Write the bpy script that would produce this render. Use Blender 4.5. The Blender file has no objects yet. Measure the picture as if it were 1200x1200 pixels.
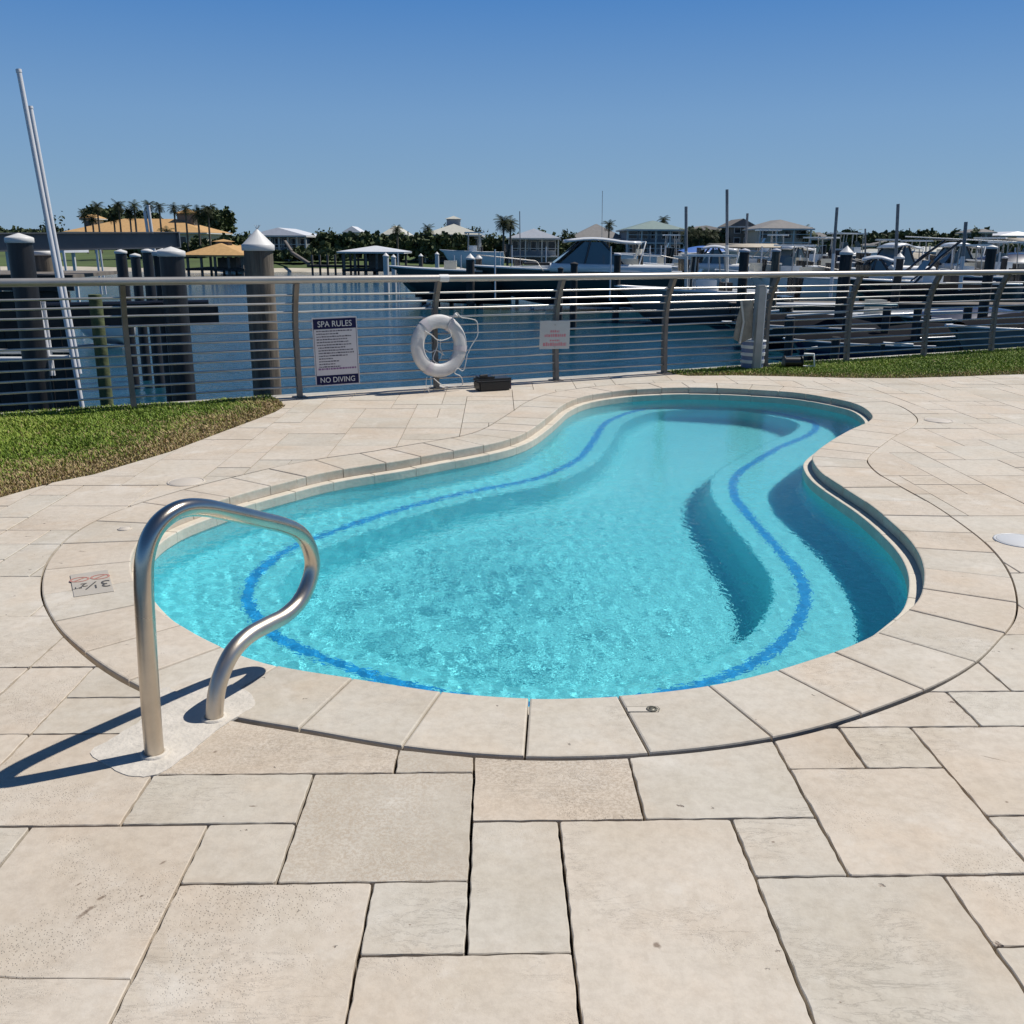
import bpy, bmesh, math, random
import numpy as np
from mathutils import Vector, Matrix
from mathutils.geometry import delaunay_2d_cdt

random.seed(7)
rs = np.random.RandomState(11)
sc = bpy.context.scene
C = sc.collection
R = math.radians
PI = math.pi

# ------------------------------------------------------------------ camera, sky, sun, exposure
EYE = 1.45
FPX, Y0, ROLL = 1100.0, 288.0, R(0.35)          # focal length in pixels of a 1200 px frame
TH = math.atan((600 - Y0) / FPX)
cd = bpy.data.cameras.new('camera')
cam = bpy.data.objects.new('camera', cd)
C.objects.link(cam)
cam.location = (0, 0, EYE)
cd.sensor_fit = 'HORIZONTAL'
cd.sensor_width = 36.0
cd.lens = 36.0 * FPX / 1200.0
cd.clip_start = 0.05
cd.clip_end = 6000
cam.matrix_world = (Matrix.Translation((0, 0, EYE)) @ Matrix.Rotation(PI / 2 - TH, 4, 'X')
                    @ Matrix.Rotation(ROLL, 4, 'Z'))
sc.camera = cam

SUN = Vector((0.89, 0.46, 1.43)).normalized()
SUN_EL = math.asin(SUN.z)
SUN_AZ = math.atan2(SUN.x, SUN.y)
world = bpy.data.worlds.new('World')
sc.world = world
world.use_nodes = True
wn = world.node_tree
sky = wn.nodes.new('ShaderNodeTexSky')
sky.sky_type = 'NISHITA'
sky.sun_disc = False
sky.sun_elevation = SUN_EL
sky.sun_rotation = SUN_AZ
sky.altitude = 0
sky.air_density = 1.0
sky.dust_density = 0.15
sky.ozone_density = 4.0
SKY_S = 0.085
_tc = wn.nodes.new('ShaderNodeTexCoord')
_sx = wn.nodes.new('ShaderNodeSeparateXYZ')
wn.links.new(_tc.outputs['Generated'], _sx.inputs[0])
_cr = wn.nodes.new('ShaderNodeValToRGB')       # clear humid coastal air: pale blue at the horizon all round, deeper above
_el = _cr.color_ramp.elements
_stops = [(0.0, (.235, .375, .54)), (.05, (.205, .36, .55)), (.12, (.165, .325, .57)), (.23, (.060, .215, .54)), (.45, (.022, .085, .25)), (1.0, (.014, .045, .13))]
while len(_el) < len(_stops): _el.new(.5)
for _e, (_p, _c) in zip(_el, _stops):
    _e.position = _p; _e.color = (_c[0], _c[1], _c[2], 1)
wn.links.new(_sx.outputs['Z'], _cr.inputs[0])
_sc = wn.nodes.new('ShaderNodeVectorMath'); _sc.operation = 'SCALE'
_sc.inputs[3].default_value = 1.0 / SKY_S
wn.links.new(_cr.outputs[0], _sc.inputs[0])
_mx = wn.nodes.new('ShaderNodeMix'); _mx.data_type = 'RGBA'
_mx.inputs[0].default_value = .88
wn.links.new(sky.outputs[0], _mx.inputs[6])
wn.links.new(_sc.outputs[0], _mx.inputs[7])
wn.links.new(_mx.outputs[2], wn.nodes['Background'].inputs[0])
wn.nodes['Background'].inputs[1].default_value = SKY_S

sl = bpy.data.lights.new('sun', 'SUN')
sl.energy = 4.9
sl.angle = R(0.5)
sl.color = (1.0, 0.955, 0.89)
sl.cycles.is_caustics_light = True
so = bpy.data.objects.new('sun', sl)
C.objects.link(so)
so.rotation_euler = SUN.to_track_quat('Z', 'Y').to_euler()
so.location = (30, 15, 50)

sc.render.engine = 'CYCLES'
sc.view_settings.view_transform = 'Standard'
sc.view_settings.look = 'None'
sc.view_settings.gamma = 1
sc.view_settings.use_curve_mapping = False
sc.view_settings.exposure = 0.0
sc.cycles.use_denoising = True
sc.cycles.max_bounces = 10
sc.cycles.transparent_max_bounces = 8
sc.cycles.sample_clamp_indirect = 6

# ------------------------------------------------------------------ projection helpers (places measured on the ground)
def ray(px, py):
    x = (px - 600) / FPX
    y = -(py - 600) / FPX
    c, s = math.cos(ROLL), math.sin(ROLL)
    x, y = c * x - s * y, s * x + c * y
    return Vector((x, math.cos(TH) + y * math.sin(TH), -math.sin(TH) + y * math.cos(TH)))

def G(px, py, z=0.0):
    d = ray(px, py)
    return Vector((0, 0, EYE)) + d * ((z - EYE) / d.z)

def at(px, py, Y):
    d = ray(px, py)
    return Vector((0, 0, EYE)) + d * (Y / d.y)

def Gw(px, py, z, zw=-0.12):
    """point on a level z under water seen through the flat water surface"""
    p = G(px, py, zw)
    d = ray(px, py).normalized()
    n = Vector((0, 0, 1))
    eta = 1 / 1.33
    ci = -d.dot(n)
    k = 1 - eta * eta * (1 - ci * ci)
    t = d * eta + n * (eta * ci - math.sqrt(k))
    return p + t * ((z - zw) / t.z)

# ------------------------------------------------------------------ materials
MATS = {}
def rgb(v):
    return (v[0], v[1], v[2], 1.0)

def mat(name, col, rough=0.6, metal=0.0, var=0.0, vscale=6.0, bump=0.0, bscale=40.0, col2=None,
        rnd=0.0, spec=0.5, coat=0.0, stretch=None):
    if name in MATS:
        return MATS[name]
    m = bpy.data.materials.new(name)
    m.use_nodes = True
    nt = m.node_tree
    b = nt.nodes['Principled BSDF']
    b.inputs['Roughness'].default_value = rough
    b.inputs['Metallic'].default_value = metal
    b.inputs['Specular IOR Level'].default_value = spec
    b.inputs['Coat Weight'].default_value = coat
    b.inputs['Base Color'].default_value = rgb(col)
    N, L = nt.nodes, nt.links
    tc = N.new('ShaderNodeTexCoord')
    last = None
    vec = tc.outputs['Object']
    if stretch:
        mpg = N.new('ShaderNodeMapping'); mpg.inputs['Scale'].default_value = stretch
        L.new(vec, mpg.inputs[0]); vec = mpg.outputs[0]
    if var > 0 or col2:
        nz = N.new('ShaderNodeTexNoise')
        nz.inputs['Scale'].default_value = vscale
        nz.inputs['Detail'].default_value = 6
        nz.inputs['Roughness'].default_value = 0.62
        L.new(vec, nz.inputs['Vector'])
        cr = N.new('ShaderNodeValToRGB')
        c2 = col2 if col2 else tuple(c * (1 - var) for c in col)
        c1 = col if col2 else tuple(min(1, c * (1 + var * .6)) for c in col)
        cr.color_ramp.elements[0].color = rgb(c2)
        cr.color_ramp.elements[1].color = rgb(c1)
        cr.color_ramp.elements[0].position = 0.34
        cr.color_ramp.elements[1].position = 0.66
        L.new(nz.outputs['Fac'], cr.inputs[0])
        last = cr.outputs[0]
    if rnd > 0:
        oi = N.new('ShaderNodeObjectInfo')
        hs = N.new('ShaderNodeHueSaturation')
        mr = N.new('ShaderNodeMapRange')
        mr.inputs[3].default_value = 1 - rnd
        mr.inputs[4].default_value = 1 + rnd * .6
        L.new(oi.outputs['Random'], mr.inputs[0])
        L.new(mr.outputs[0], hs.inputs['Value'])
        if last:
            L.new(last, hs.inputs['Color'])
        else:
            hs.inputs['Color'].default_value = rgb(col)
        last = hs.outputs[0]
    if last:
        L.new(last, b.inputs['Base Color'])
    if bump > 0:
        n2 = N.new('ShaderNodeTexNoise')
        n2.inputs['Scale'].default_value = bscale
        n2.inputs['Detail'].default_value = 5
        L.new(vec, n2.inputs['Vector'])
        bp = N.new('ShaderNodeBump')
        bp.inputs['Strength'].default_value = bump
        bp.inputs['Distance'].default_value = 0.01
        L.new(n2.outputs['Fac'], bp.inputs['Height'])
        L.new(bp.outputs[0], b.inputs['Normal'])
    MATS[name] = m
    return m

SPOTS = [(770, 1108, .010, .016, .3), (298, 945, .018, .004, 0), (101, 1068, .010, .028, -.5), (118, 1052, .022, .007, .9), (190, 1011, .014, .006, 1.0),
         (166, 1050, .008, .005, .8), (1165, 889, .05, .003, -.5), (1180, 940, .006, .006, 0), (906, 987, .006, .005, 0), (262, 957, .004, .003, 0), (985, 1174, .004, .004, 0),
         (92, 1036, .012, .004, 1.1), (1033, 873, .007, .004, 0), (480, 1084, .004, .003, 0), (252, 881, .008, .010, 0), (690, 1090, .004, .003, 0)]
def travertine(sandy=False):
    m = bpy.data.materials.new('sandy_travertine' if sandy else 'travertine')
    m.use_nodes = True
    nt = m.node_tree
    N, L = nt.nodes, nt.links
    b = N['Principled BSDF']
    geo = N.new('ShaderNodeNewGeometry')
    oi = N.new('ShaderNodeObjectInfo')
    off = N.new('ShaderNodeVectorMath'); off.operation = 'SCALE'
    cmb = N.new('ShaderNodeCombineXYZ')
    L.new(oi.outputs['Random'], cmb.inputs[0]); L.new(oi.outputs['Random'], cmb.inputs[1])
    L.new(cmb.outputs[0], off.inputs[0]); off.inputs[3].default_value = 37.0
    add = N.new('ShaderNodeVectorMath'); add.operation = 'ADD'
    L.new(geo.outputs['Position'], add.inputs[0]); L.new(off.outputs[0], add.inputs[1])
    P = add.outputs[0]
    def noise(scale, detail=5, rough=.6, vec=P, dist=0.0):
        n = N.new('ShaderNodeTexNoise')
        n.inputs['Scale'].default_value = scale; n.inputs['Detail'].default_value = detail
        n.inputs['Roughness'].default_value = rough; n.inputs['Distortion'].default_value = dist
        L.new(vec, n.inputs['Vector']); return n.outputs['Fac']
    def ramp(fac, stops):
        r = N.new('ShaderNodeValToRGB')
        el = r.color_ramp.elements
        while len(el) < len(stops): el.new(0.5)
        for e, (p, c) in zip(el, stops):
            e.position = p; e.color = c if len(c) == 4 else rgb(c)
        L.new(fac, r.inputs[0]); return r.outputs[0]
    def mix(fac, a, c, mode='MIX', f=1.0):
        mx = N.new('ShaderNodeMix'); mx.data_type = 'RGBA'; mx.blend_type = mode
        if fac is None: mx.inputs[0].default_value = f
        else: L.new(fac, mx.inputs[0])
        for s, v in ((6, a), (7, c)):
            if isinstance(v, tuple): mx.inputs[s].default_value = rgb(v)
            else: L.new(v, mx.inputs[s])
        return mx.outputs[2]
    def math_(op, a, c):
        n = N.new('ShaderNodeMath'); n.operation = op
        for i, v in ((0, a), (1, c)):
            if isinstance(v, (int, float)): n.inputs[i].default_value = v
            else: L.new(v, n.inputs[i])
        return n.outputs[0]
    base = ramp(noise(3.2, 6, .6), [(.3, (.53, .485, .41)), (.5, (.56, .515, .445)), (.7, (.58, .515, .43))])
    # per stone tint: greyer or pinker
    tint = ramp(oi.outputs['Random'], [(0, (.93, .93, .91)), (.3, (1.0, 1.0, .98)), (.6, (1.03, 1.0, .965)), (1, (1.0, .962, .92))])
    base = mix(None, base, tint, 'MULTIPLY')
    base = mix(ramp(noise(26, 8, .75), [(.42, (0, 0, 0)), (.62, (1, 1, 1))]), base,
               mix(None, base, (.88, .87, .86), 'MULTIPLY'))
    # stretched veins
    mp = N.new('ShaderNodeMapping'); mp.inputs['Scale'].default_value = (2.2, 9.0, 2.0)
    mp.inputs['Rotation'].default_value = (0, 0, .7)
    L.new(P, mp.inputs[0])
    vein = ramp(noise(2.4, 9, .72, mp.outputs[0], 1.1), [(.485, (0, 0, 0)), (.5, (1, 1, 1)), (.515, (0, 0, 0))])
    vmask = ramp(noise(1.7, 2), [(.52, (0, 0, 0)), (.62, (1, 1, 1))])
    vv = math_('MULTIPLY', vein, vmask)
    base = mix(math_('MULTIPLY', vv, .09), base, (.30, .22, .16))
    # pits gathered in patches
    vo = N.new('ShaderNodeTexVoronoi'); vo.inputs['Scale'].default_value = 150
    L.new(P, vo.inputs['Vector'])
    pit = ramp(vo.outputs['Distance'], [(.16, (1, 1, 1)), (.30, (0, 0, 0))])
    pm = ramp(noise(2.1, 4, .65), [(.53, (0, 0, 0)), (.63, (1, 1, 1))])
    pr = ramp(oi.outputs['Random'], [(.35, (.15, .15, .15)), (.75, (1, 1, 1))])
    pit = math_('MULTIPLY', math_('MULTIPLY', pit, pm), pr)
    base = mix(math_('MULTIPLY', pit, .38), base, (.26, .20, .15))
    # rare larger holes and smudges
    vo2 = N.new('ShaderNodeTexVoronoi'); vo2.inputs['Scale'].default_value = 6.5
    mp2 = N.new('ShaderNodeMapping'); mp2.inputs['Scale'].default_value = (1, 2.2, 1); mp2.inputs['Rotation'].default_value = (0, 0, .5)
    L.new(P, mp2.inputs[0])
    wob = N.new('ShaderNodeVectorMath'); wob.operation = 'ADD'
    nv = N.new('ShaderNodeTexNoise'); nv.inputs['Scale'].default_value = 30; nv.inputs['Detail'].default_value = 4
    L.new(P, nv.inputs['Vector'])
    sv = N.new('ShaderNodeVectorMath'); sv.operation = 'SCALE'; sv.inputs[3].default_value = .13
    L.new(nv.outputs['Color'], sv.inputs[0])
    L.new(mp2.outputs[0], wob.inputs[0]); L.new(sv.outputs[0], wob.inputs[1])
    L.new(wob.outputs[0], vo2.inputs['Vector'])
    hole = ramp(vo2.outputs['Distance'], [(.045, (1, 1, 1)), (.085, (0, 0, 0))])
    hm = ramp(noise(5.5, 2), [(.51, (0, 0, 0)), (.56, (1, 1, 1))])
    hole = math_('MULTIPLY', hole, hm)
    base = mix(math_('MULTIPLY', hole, .75), base, (.16, .11, .085))
    # faint damp / dirt clouds
    base = mix(ramp(noise(.9, 5, .7), [(.5, (0, 0, 0)), (.75, (.6, .6, .6))]), base,
               mix(None, base, (.80, .76, .72), 'MULTIPLY'))
    # broad warm and pale stains running on from stone to stone
    gp = geo.outputs['Position']
    base = mix(ramp(noise(1.3, 7, .68, gp, .4), [(.44, (0, 0, 0)), (.66, (.75, .75, .75))]), base, mix(None, base, (.92, .865, .80), 'MULTIPLY'))
    base = mix(ramp(noise(2.3, 6, .7, gp, .2), [(.56, (0, 0, 0)), (.72, (.6, .6, .6))]), base, (.66, .62, .55))
    # the few dark filled holes and scuffs that stand out in the nearest stones
    wn_ = N.new('ShaderNodeTexNoise'); wn_.inputs['Scale'].default_value = 70; wn_.inputs['Detail'].default_value = 4
    L.new(gp, wn_.inputs['Vector'])
    for (sx_, sy_, ax_, ay_, an_) in SPOTS:
        c_ = G(sx_, sy_)
        sb_ = N.new('ShaderNodeVectorMath'); sb_.operation = 'SUBTRACT'; sb_.inputs[1].default_value = (c_.x, c_.y, 0)
        L.new(gp, sb_.inputs[0])
        mp_ = N.new('ShaderNodeMapping'); mp_.vector_type = 'TEXTURE'; mp_.inputs['Rotation'].default_value = (0, 0, an_)
        mp_.inputs['Scale'].default_value = (ax_, ay_, .05)
        L.new(sb_.outputs[0], mp_.inputs[0])
        ln_ = N.new('ShaderNodeVectorMath'); ln_.operation = 'LENGTH'; L.new(mp_.outputs[0], ln_.inputs[0])
        dd_ = math_('ADD', ln_.outputs['Value'], math_('MULTIPLY', wn_.outputs['Fac'], 1.9))
        base = mix(ramp(math_('MULTIPLY', dd_, .5), [(.62, (.8, .8, .8)), (.92, (0, 0, 0))]), base, (.17, .12, .085))
    if sandy:
        sp_ = ramp(noise(95, 3, .8, gp), [(.47, (0, 0, 0)), (.55, (1, 1, 1))])
        sm_ = ramp(noise(2.6, 4, .6, gp), [(.36, (.15, .15, .15)), (.56, (.8, .8, .8))])
        base = mix(math_('MULTIPLY', sp_, sm_), base, (.40, .33, .25))
    L.new(base, b.inputs['Base Color'])
    b.inputs['Roughness'].default_value = .72
    b.inputs['Specular IOR Level'].default_value = .3
    h = math_('ADD', math_('MULTIPLY', noise(34, 8, .7), .5), math_('MULTIPLY', pit, -1.2))
    h = math_('ADD', h, math_('MULTIPLY', hole, -2.5))
    h = math_('ADD', h, math_('MULTIPLY', noise(6, 3), 1.2))
    h = math_('ADD', h, math_('MULTIPLY', vv, -.2))
    bp = N.new('ShaderNodeBump'); bp.inputs['Strength'].default_value = .55; bp.inputs['Distance'].default_value = .004
    L.new(h, bp.inputs['Height']); L.new(bp.outputs[0], b.inputs['Normal'])
    return m

# ------------------------------------------------------------------ mesh helpers
class MB:
    """collects vertices and faces of ONE mesh"""
    def __init__(s):
        s.v, s.f, s.sm = [], [], []
    def add(s, vs, fs, smooth=False):
        n = len(s.v)
        s.v.extend([tuple(p) for p in vs])
        s.f.extend([tuple(i + n for i in f) for f in fs])
        s.sm.extend([smooth] * len(fs))
        return s
    def box(s, x0, x1, y0, y1, z0, z1, rz=0.0, c=None):
        vs = [(x, y, z) for z in (z0, z1) for y in (y0, y1) for x in (x0, x1)]
        if rz:
            cx, cy = c if c else ((x0 + x1) / 2, (y0 + y1) / 2)
            k, q = math.cos(rz), math.sin(rz)
            vs = [(cx + (x - cx) * k - (y - cy) * q, cy + (x - cx) * q + (y - cy) * k, z) for x, y, z in vs]
        return s.add(vs, [(0, 2, 3, 1), (4, 5, 7, 6), (0, 1, 5, 4), (2, 6, 7, 3), (0, 4, 6, 2), (1, 3, 7, 5)])
    def tube(s, path, r, n=8, cap=True, r2=None):
        path = [Vector(p) for p in path]
        m = len(path)
        rr = [r + (((r2 - r) * i / (m - 1)) if r2 is not None else 0) for i in range(m)] if not isinstance(r, (list, tuple)) else r
        vs, fs = [], []
        t0 = (path[1] - path[0]).normalized()
        u = t0.orthogonal().normalized()
        for i, p in enumerate(path):
            t = (path[min(i + 1, m - 1)] - path[max(i - 1, 0)]).normalized()
            u = (u - t * u.dot(t)).normalized()
            w = t.cross(u)
            for k in range(n):
                a = 2 * PI * k / n
                vs.append(p + (u * math.cos(a) + w * math.sin(a)) * rr[i])
        for i in range(m - 1):
            for k in range(n):
                a, b2 = i * n + k, i * n + (k + 1) % n
                fs.append((a, b2, b2 + n, a + n))
        s.add(vs, fs, True)
        if cap:
            s.add(vs[:n], [tuple(range(n - 1, -1, -1))])
            s.add(vs[-n:], [tuple(range(n))])
        return s
    def lathe(s, prof, c=(0, 0, 0), n=16, smooth=True):
        vs, fs = [], []
        for (r, z) in prof:
            for k in range(n):
                a = 2 * PI * k / n
                vs.append((c[0] + r * math.cos(a), c[1] + r * math.sin(a), c[2] + z))
        for i in range(len(prof) - 1):
            for k in range(n):
                a, b2 = i * n + k, i * n + (k + 1) % n
                fs.append((a, b2, b2 + n, a + n))
        s.add(vs, fs, smooth)
        s.add(vs[-n:], [tuple(range(n))])
        return s
    def prism(s, poly, z0, z1):
        n = len(poly)
        vs = [(p[0], p[1], z0) for p in poly] + [(p[0], p[1], z1) for p in poly]
        fs = [tuple(range(n - 1, -1, -1)), tuple(range(n, 2 * n))]
        fs += [(i, (i + 1) % n, (i + 1) % n + n, i + n) for i in range(n)]
        return s.add(vs, fs)
    def hip(s, x0, x1, y0, y1, z0, z1, over=0.0, ridge=None):
        """hip roof; ridge along the longer side"""
        x0, x1, y0, y1 = x0 - over, x1 + over, y0 - over, y1 + over
        w, d = x1 - x0, y1 - y0
        r = min(w, d) / 2 if ridge is None else ridge
        if w >= d:
            a, b2 = (x0 + r, (y0 + y1) / 2, z1), (x1 - r, (y0 + y1) / 2, z1)
        else:
            a, b2 = ((x0 + x1) / 2, y0 + r, z1), ((x0 + x1) / 2, y1 - r, z1)
        vs = [(x0, y0, z0), (x1, y0, z0), (x1, y1, z0), (x0, y1, z0), a, b2]
        if w >= d:
            fs = [(0, 1, 5, 4), (1, 2, 5), (2, 3, 4, 5), (3, 0, 4), (3, 2, 1, 0)]
        else:
            fs = [(0, 1, 4), (1, 2, 5, 4), (2, 3, 5), (3, 0, 4, 5), (3, 2, 1, 0)]
        return s.add(vs, fs)

def link(name, me, m=None, parent=None, **props):
    o = bpy.data.objects.new(name, me)
    C.objects.link(o)
    if m is not None and not me.materials:
        me.materials.append(m)
    if parent:
        o.parent = parent
    for k, v in props.items():
        o[k] = v
    return o

def obj(name, mb, m, parent=None, off=None, **props):
    me = bpy.data.meshes.new(name)
    vs = mb.v
    if off is not None:
        vs = [(a - off[0], b - off[1], c - off[2]) for a, b, c in vs]
    me.from_pydata(vs, [], mb.f)
    me.polygons.foreach_set('use_smooth', mb.sm)
    me.update()
    return link(name, me, m, parent, **props)

def thing(name, label, cat, loc=(0, 0, 0), rz=0.0, group=None):
    o = bpy.data.objects.new(name, None)
    o.empty_display_size = .2
    C.objects.link(o)
    o.location = loc
    o.rotation_euler = (0, 0, rz)
    tag(o, label, cat, group)
    return o

def tag(o, label, cat, group=None):
    o['label'] = label
    o['category'] = cat
    if group:
        o['group'] = group
    return o

def struct(name, mb, m, **kw):
    o = obj(name, mb, m, **kw)
    if not kw.get('parent'):
        o['kind'] = 'structure'
    return o

KIDS = {}
def copy_tree(o, label=None, loc=None, rz=None, parent=None):
    c = o.copy()
    C.objects.link(c)
    if parent: c.parent = parent
    for ch in [x for x in C.objects if x.parent == o]:
        copy_tree(ch, parent=c)
    if label: c['label'] = label
    if loc is not None: c.location = loc
    if rz is not None: c.rotation_euler = (0, 0, rz)
    return c

def catmull(pts, per=12, closed=False):
    pts = [Vector(p) for p in pts]
    n = len(pts)
    out = []
    rng = n if closed else n - 1
    for i in range(rng):
        if closed:
            p0, p1, p2, p3 = pts[(i - 1) % n], pts[i], pts[(i + 1) % n], pts[(i + 2) % n]
        else:
            p0, p1, p2, p3 = pts[max(i - 1, 0)], pts[i], pts[i + 1], pts[min(i + 2, n - 1)]
        for k in range(per):
            t = k / per
            out.append(.5 * ((2 * p1) + (p2 - p0) * t + (2 * p0 - 5 * p1 + 4 * p2 - p3) * t * t
                             + (3 * p1 - p0 - 3 * p2 + p3) * t ** 3))
    if not closed:
        out.append(pts[-1])
    return out

def resample(P, step, closed=True):
    P = np.array([[p[0], p[1]] for p in P])
    if closed: P = np.vstack([P, P[:1]])
    d = np.r_[0, np.cumsum(np.hypot(*np.diff(P, axis=0).T))]
    n = max(8, int(round(d[-1] / step)))
    s = np.linspace(0, d[-1], n + 1)
    Q = np.stack([np.interp(s, d, P[:, 0]), np.interp(s, d, P[:, 1])], 1)
    return Q[:-1] if closed else Q

def smooth_closed(P, it):
    P = P.copy()
    for _ in range(it):
        P = .25 * np.roll(P, 1, 0) + .5 * P + .25 * np.roll(P, -1, 0)
    return P

def normals_closed(P):
    t = np.roll(P, -1, 0) - np.roll(P, 1, 0)
    t /= np.linalg.norm(t, axis=1)[:, None]
    return np.stack([t[:, 1], -t[:, 0]], 1)      # outward for counter-clockwise

def inside(poly, x, y):
    c = False
    n = len(poly)
    j = n - 1
    for i in range(n):
        xi, yi = poly[i][0], poly[i][1]
        xj, yj = poly[j][0], poly[j][1]
        if (yi > y) != (yj > y) and x < (xj - xi) * (y - yi) / (yj - yi) + xi:
            c = not c
        j = i
    return c

M_alu = mat('aluminium_rail_paint', (.42, .40, .37), .42, .55, var=.12, vscale=3, bump=.05)
M_white = mat('white_paint', (.72, .72, .70), .45, var=.06, vscale=3)
M_darkgap = mat('joint_soil', (.028, .021, .015), .95, var=.5, vscale=20, bump=.6, bscale=60)
TRAV = travertine()
TRAV2 = travertine(True)

# ------------------------------------------------------------------ pool outline
inner_px = [(153, 655), (157, 681), (180, 710), (213, 733), (243, 750), (287, 769), (333, 782), (432, 797), (524, 811),
            (622, 818), (680, 817), (735, 814.5), (800, 808), (850, 800), (900, 788), (936, 777), (990, 759), (1029, 741),
            (1058, 719), (1077, 702), (1083, 676), (1079, 653), (1065, 631), (1043, 610), (1018, 590), (990, 572),
            (963, 554), (952, 539), (954, 531), (968, 520), (993, 505), (1017, 494), (1022, 486), (1006, 474),
            (977, 467), (935, 460), (893, 457), (852, 455), (810, 454), (768, 454.8), (727, 457.5), (685, 464),
            (660, 474), (644, 487), (617, 506), (587, 517), (548, 525), (508, 532), (465, 540), (417, 547),
            (373, 555), (333, 565), (287, 577), (240, 592), (200, 607), (172, 624), (160, 638)]
inner0 = catmull([G(*p) for p in inner_px], 8, True)
INN = resample(inner0, .03)
a2 = np.sum(INN[:, 0] * np.roll(INN[:, 1], -1) - np.roll(INN[:, 0], -1) * INN[:, 1])
if a2 < 0:
    INN = INN[::-1].copy()
INN = smooth_closed(INN, 10)
INN = resample([tuple(p) for p in INN], .03)
NIN = normals_closed(INN)
NP_ = len(INN)
tt = np.roll(INN, -3, 0) - 2 * INN + np.roll(INN, 3, 0)
ds = np.linalg.norm(INN - np.roll(INN, 3, 0), axis=1)
curv = np.sum(tt * NIN, 1) / ds ** 2             # > 0 where the deck bulges into the pool
wid = np.minimum(.37, np.where(curv > .4, .72 / np.maximum(curv, .4), .37))
for _ in range(60):
    wid = np.minimum(wid, .25 * np.roll(wid, 1) + .5 * wid + .25 * np.roll(wid, -1) + .0008)
OUT = INN + NIN * wid[:, None]
WATER_Z, LIP_Z, BENCH_Z, FLOOR_Z = -.12, -.062, -.58, -1.05

stripe_px = [(290, 706), (295, 680), (314, 660), (340, 643), (373, 629), (442, 605), (508, 586), (567, 573), (625, 562),
             (660, 548), (681, 535), (697, 514), (708, 497), (727, 487), (752, 480), (789, 477), (831, 477), (877, 479),
             (914, 485), (943, 491), (957, 499), (947, 510), (914, 524), (885, 541), (866, 554), (859, 566), (861, 582),
             (877, 604), (907, 638), (933, 668), (943, 692), (942, 714), (926, 744), (900, 767), (867, 786), (833, 799),
             (770, 815), (690, 826), (600, 826), (510, 812), (440, 793), (398, 779), (367, 767), (333, 752), (308, 732)]
st0 = catmull([Gw(p[0], p[1], BENCH_Z, WATER_Z) for p in stripe_px], 8, True)
STR = resample(st0, .03)
if np.sum(STR[:, 0] * np.roll(STR[:, 1], -1) - np.roll(STR[:, 0], -1) * STR[:, 1]) < 0:
    STR = STR[::-1].copy()
STR = smooth_closed(STR, 12)
NST = normals_closed(STR)

def ring_faces(n, k):
    return [(k * n + i, k * n + (i + 1) % n, (k + 1) * n + (i + 1) % n, (k + 1) * n + i) for i in range(n)]

pool = thing('swimming_pool', 'turquoise free form spa pool with travertine coping and blue stripe, centre of the deck', 'swimming pool', (0, 0, 0))
# shell
def plaster():
    m = mat('pool_plaster', (.145, .68, .735), .55, var=.04, vscale=9)
    nt = m.node_tree; N, L = nt.nodes, nt.links
    b = N['Principled BSDF']
    tc = N.new('ShaderNodeTexCoord')
    vo = N.new('ShaderNodeTexVoronoi'); vo.inputs['Scale'].default_value = 90
    L.new(tc.outputs['Object'], vo.inputs['Vector'])
    hs = N.new('ShaderNodeHueSaturation')
    mr = N.new('ShaderNodeMapRange'); mr.inputs[3].default_value = .82; mr.inputs[4].default_value = 1.12
    sp = N.new('ShaderNodeSeparateColor'); L.new(vo.outputs['Color'], sp.inputs[0])
    L.new(sp.outputs[0], mr.inputs[0]); L.new(mr.outputs[0], hs.inputs['Value'])
    src = b.inputs['Base Color'].links[0].from_socket
    L.new(src, hs.inputs['Color']); L.new(hs.outputs[0], b.inputs['Base Color'])
    return m
M_plaster = plaster()
mb = MB()
n = NP_
rings = [(-.02, -.134), (-.040, -.128), (-.045, -.15), (-.045, BENCH_Z + .06), (-.055, BENCH_Z + .025), (-.085, BENCH_Z)]
vs = []
for o_, z in rings:
    q = INN + NIN * o_
    vs += [(x, y, z) for x, y in q]
fs = []
for k in range(len(rings) - 1):
    fs += ring_faces(n, k)
mb.add(vs, [f[::-1] for f in fs], True)
bo = INN - NIN * .085
be = resample([tuple(p) for p in (STR - NST * .15)], .04)
def cdt_faces(polys):
    """union input polygons -> verts, list of (tri, set of containing inputs)"""
    vin, fin = [], []
    for p in polys:
        k = len(vin)
        vin += [Vector((q[0], q[1])) for q in p]
        fin.append(list(range(k, k + len(p))))
    r = delaunay_2d_cdt(vin, [], fin, 0, 1e-6, True)
    return r[0], [(f, set(o)) for f, o in zip(r[2], r[5])]
vv, ff = cdt_faces([[tuple(p) for p in bo], [tuple(p) for p in be]])
mb.add([(p.x, p.y, BENCH_Z) for p in vv], [f for f, o in ff if 0 in o and 1 not in o], True)
nb = len(be)
be_n = normals_closed(be)
rings = [(0, BENCH_Z), (-.015, BENCH_Z - .006), (-.022, BENCH_Z - .03), (-.03, FLOOR_Z + .12), (-.06, FLOOR_Z + .035), (-.12, FLOOR_Z)]
vs = []
for o_, z in rings:
    vs += [(x, y, z) for x, y in be + be_n * o_]
fs = []
for k in range(len(rings) - 1):
    fs += ring_faces(nb, k)
mb.add(vs, [f[::-1] for f in fs], True)
fl = be - be_n * .12
vv, ff = cdt_faces([[tuple(p) for p in fl]])
mb.add([(p.x, p.y, FLOOR_Z) for p in vv], [f for f, o in ff if 0 in o], True)
basin = obj('basin', mb, M_plaster, pool)
basin.cycles.is_caustics_receiver = True
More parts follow.
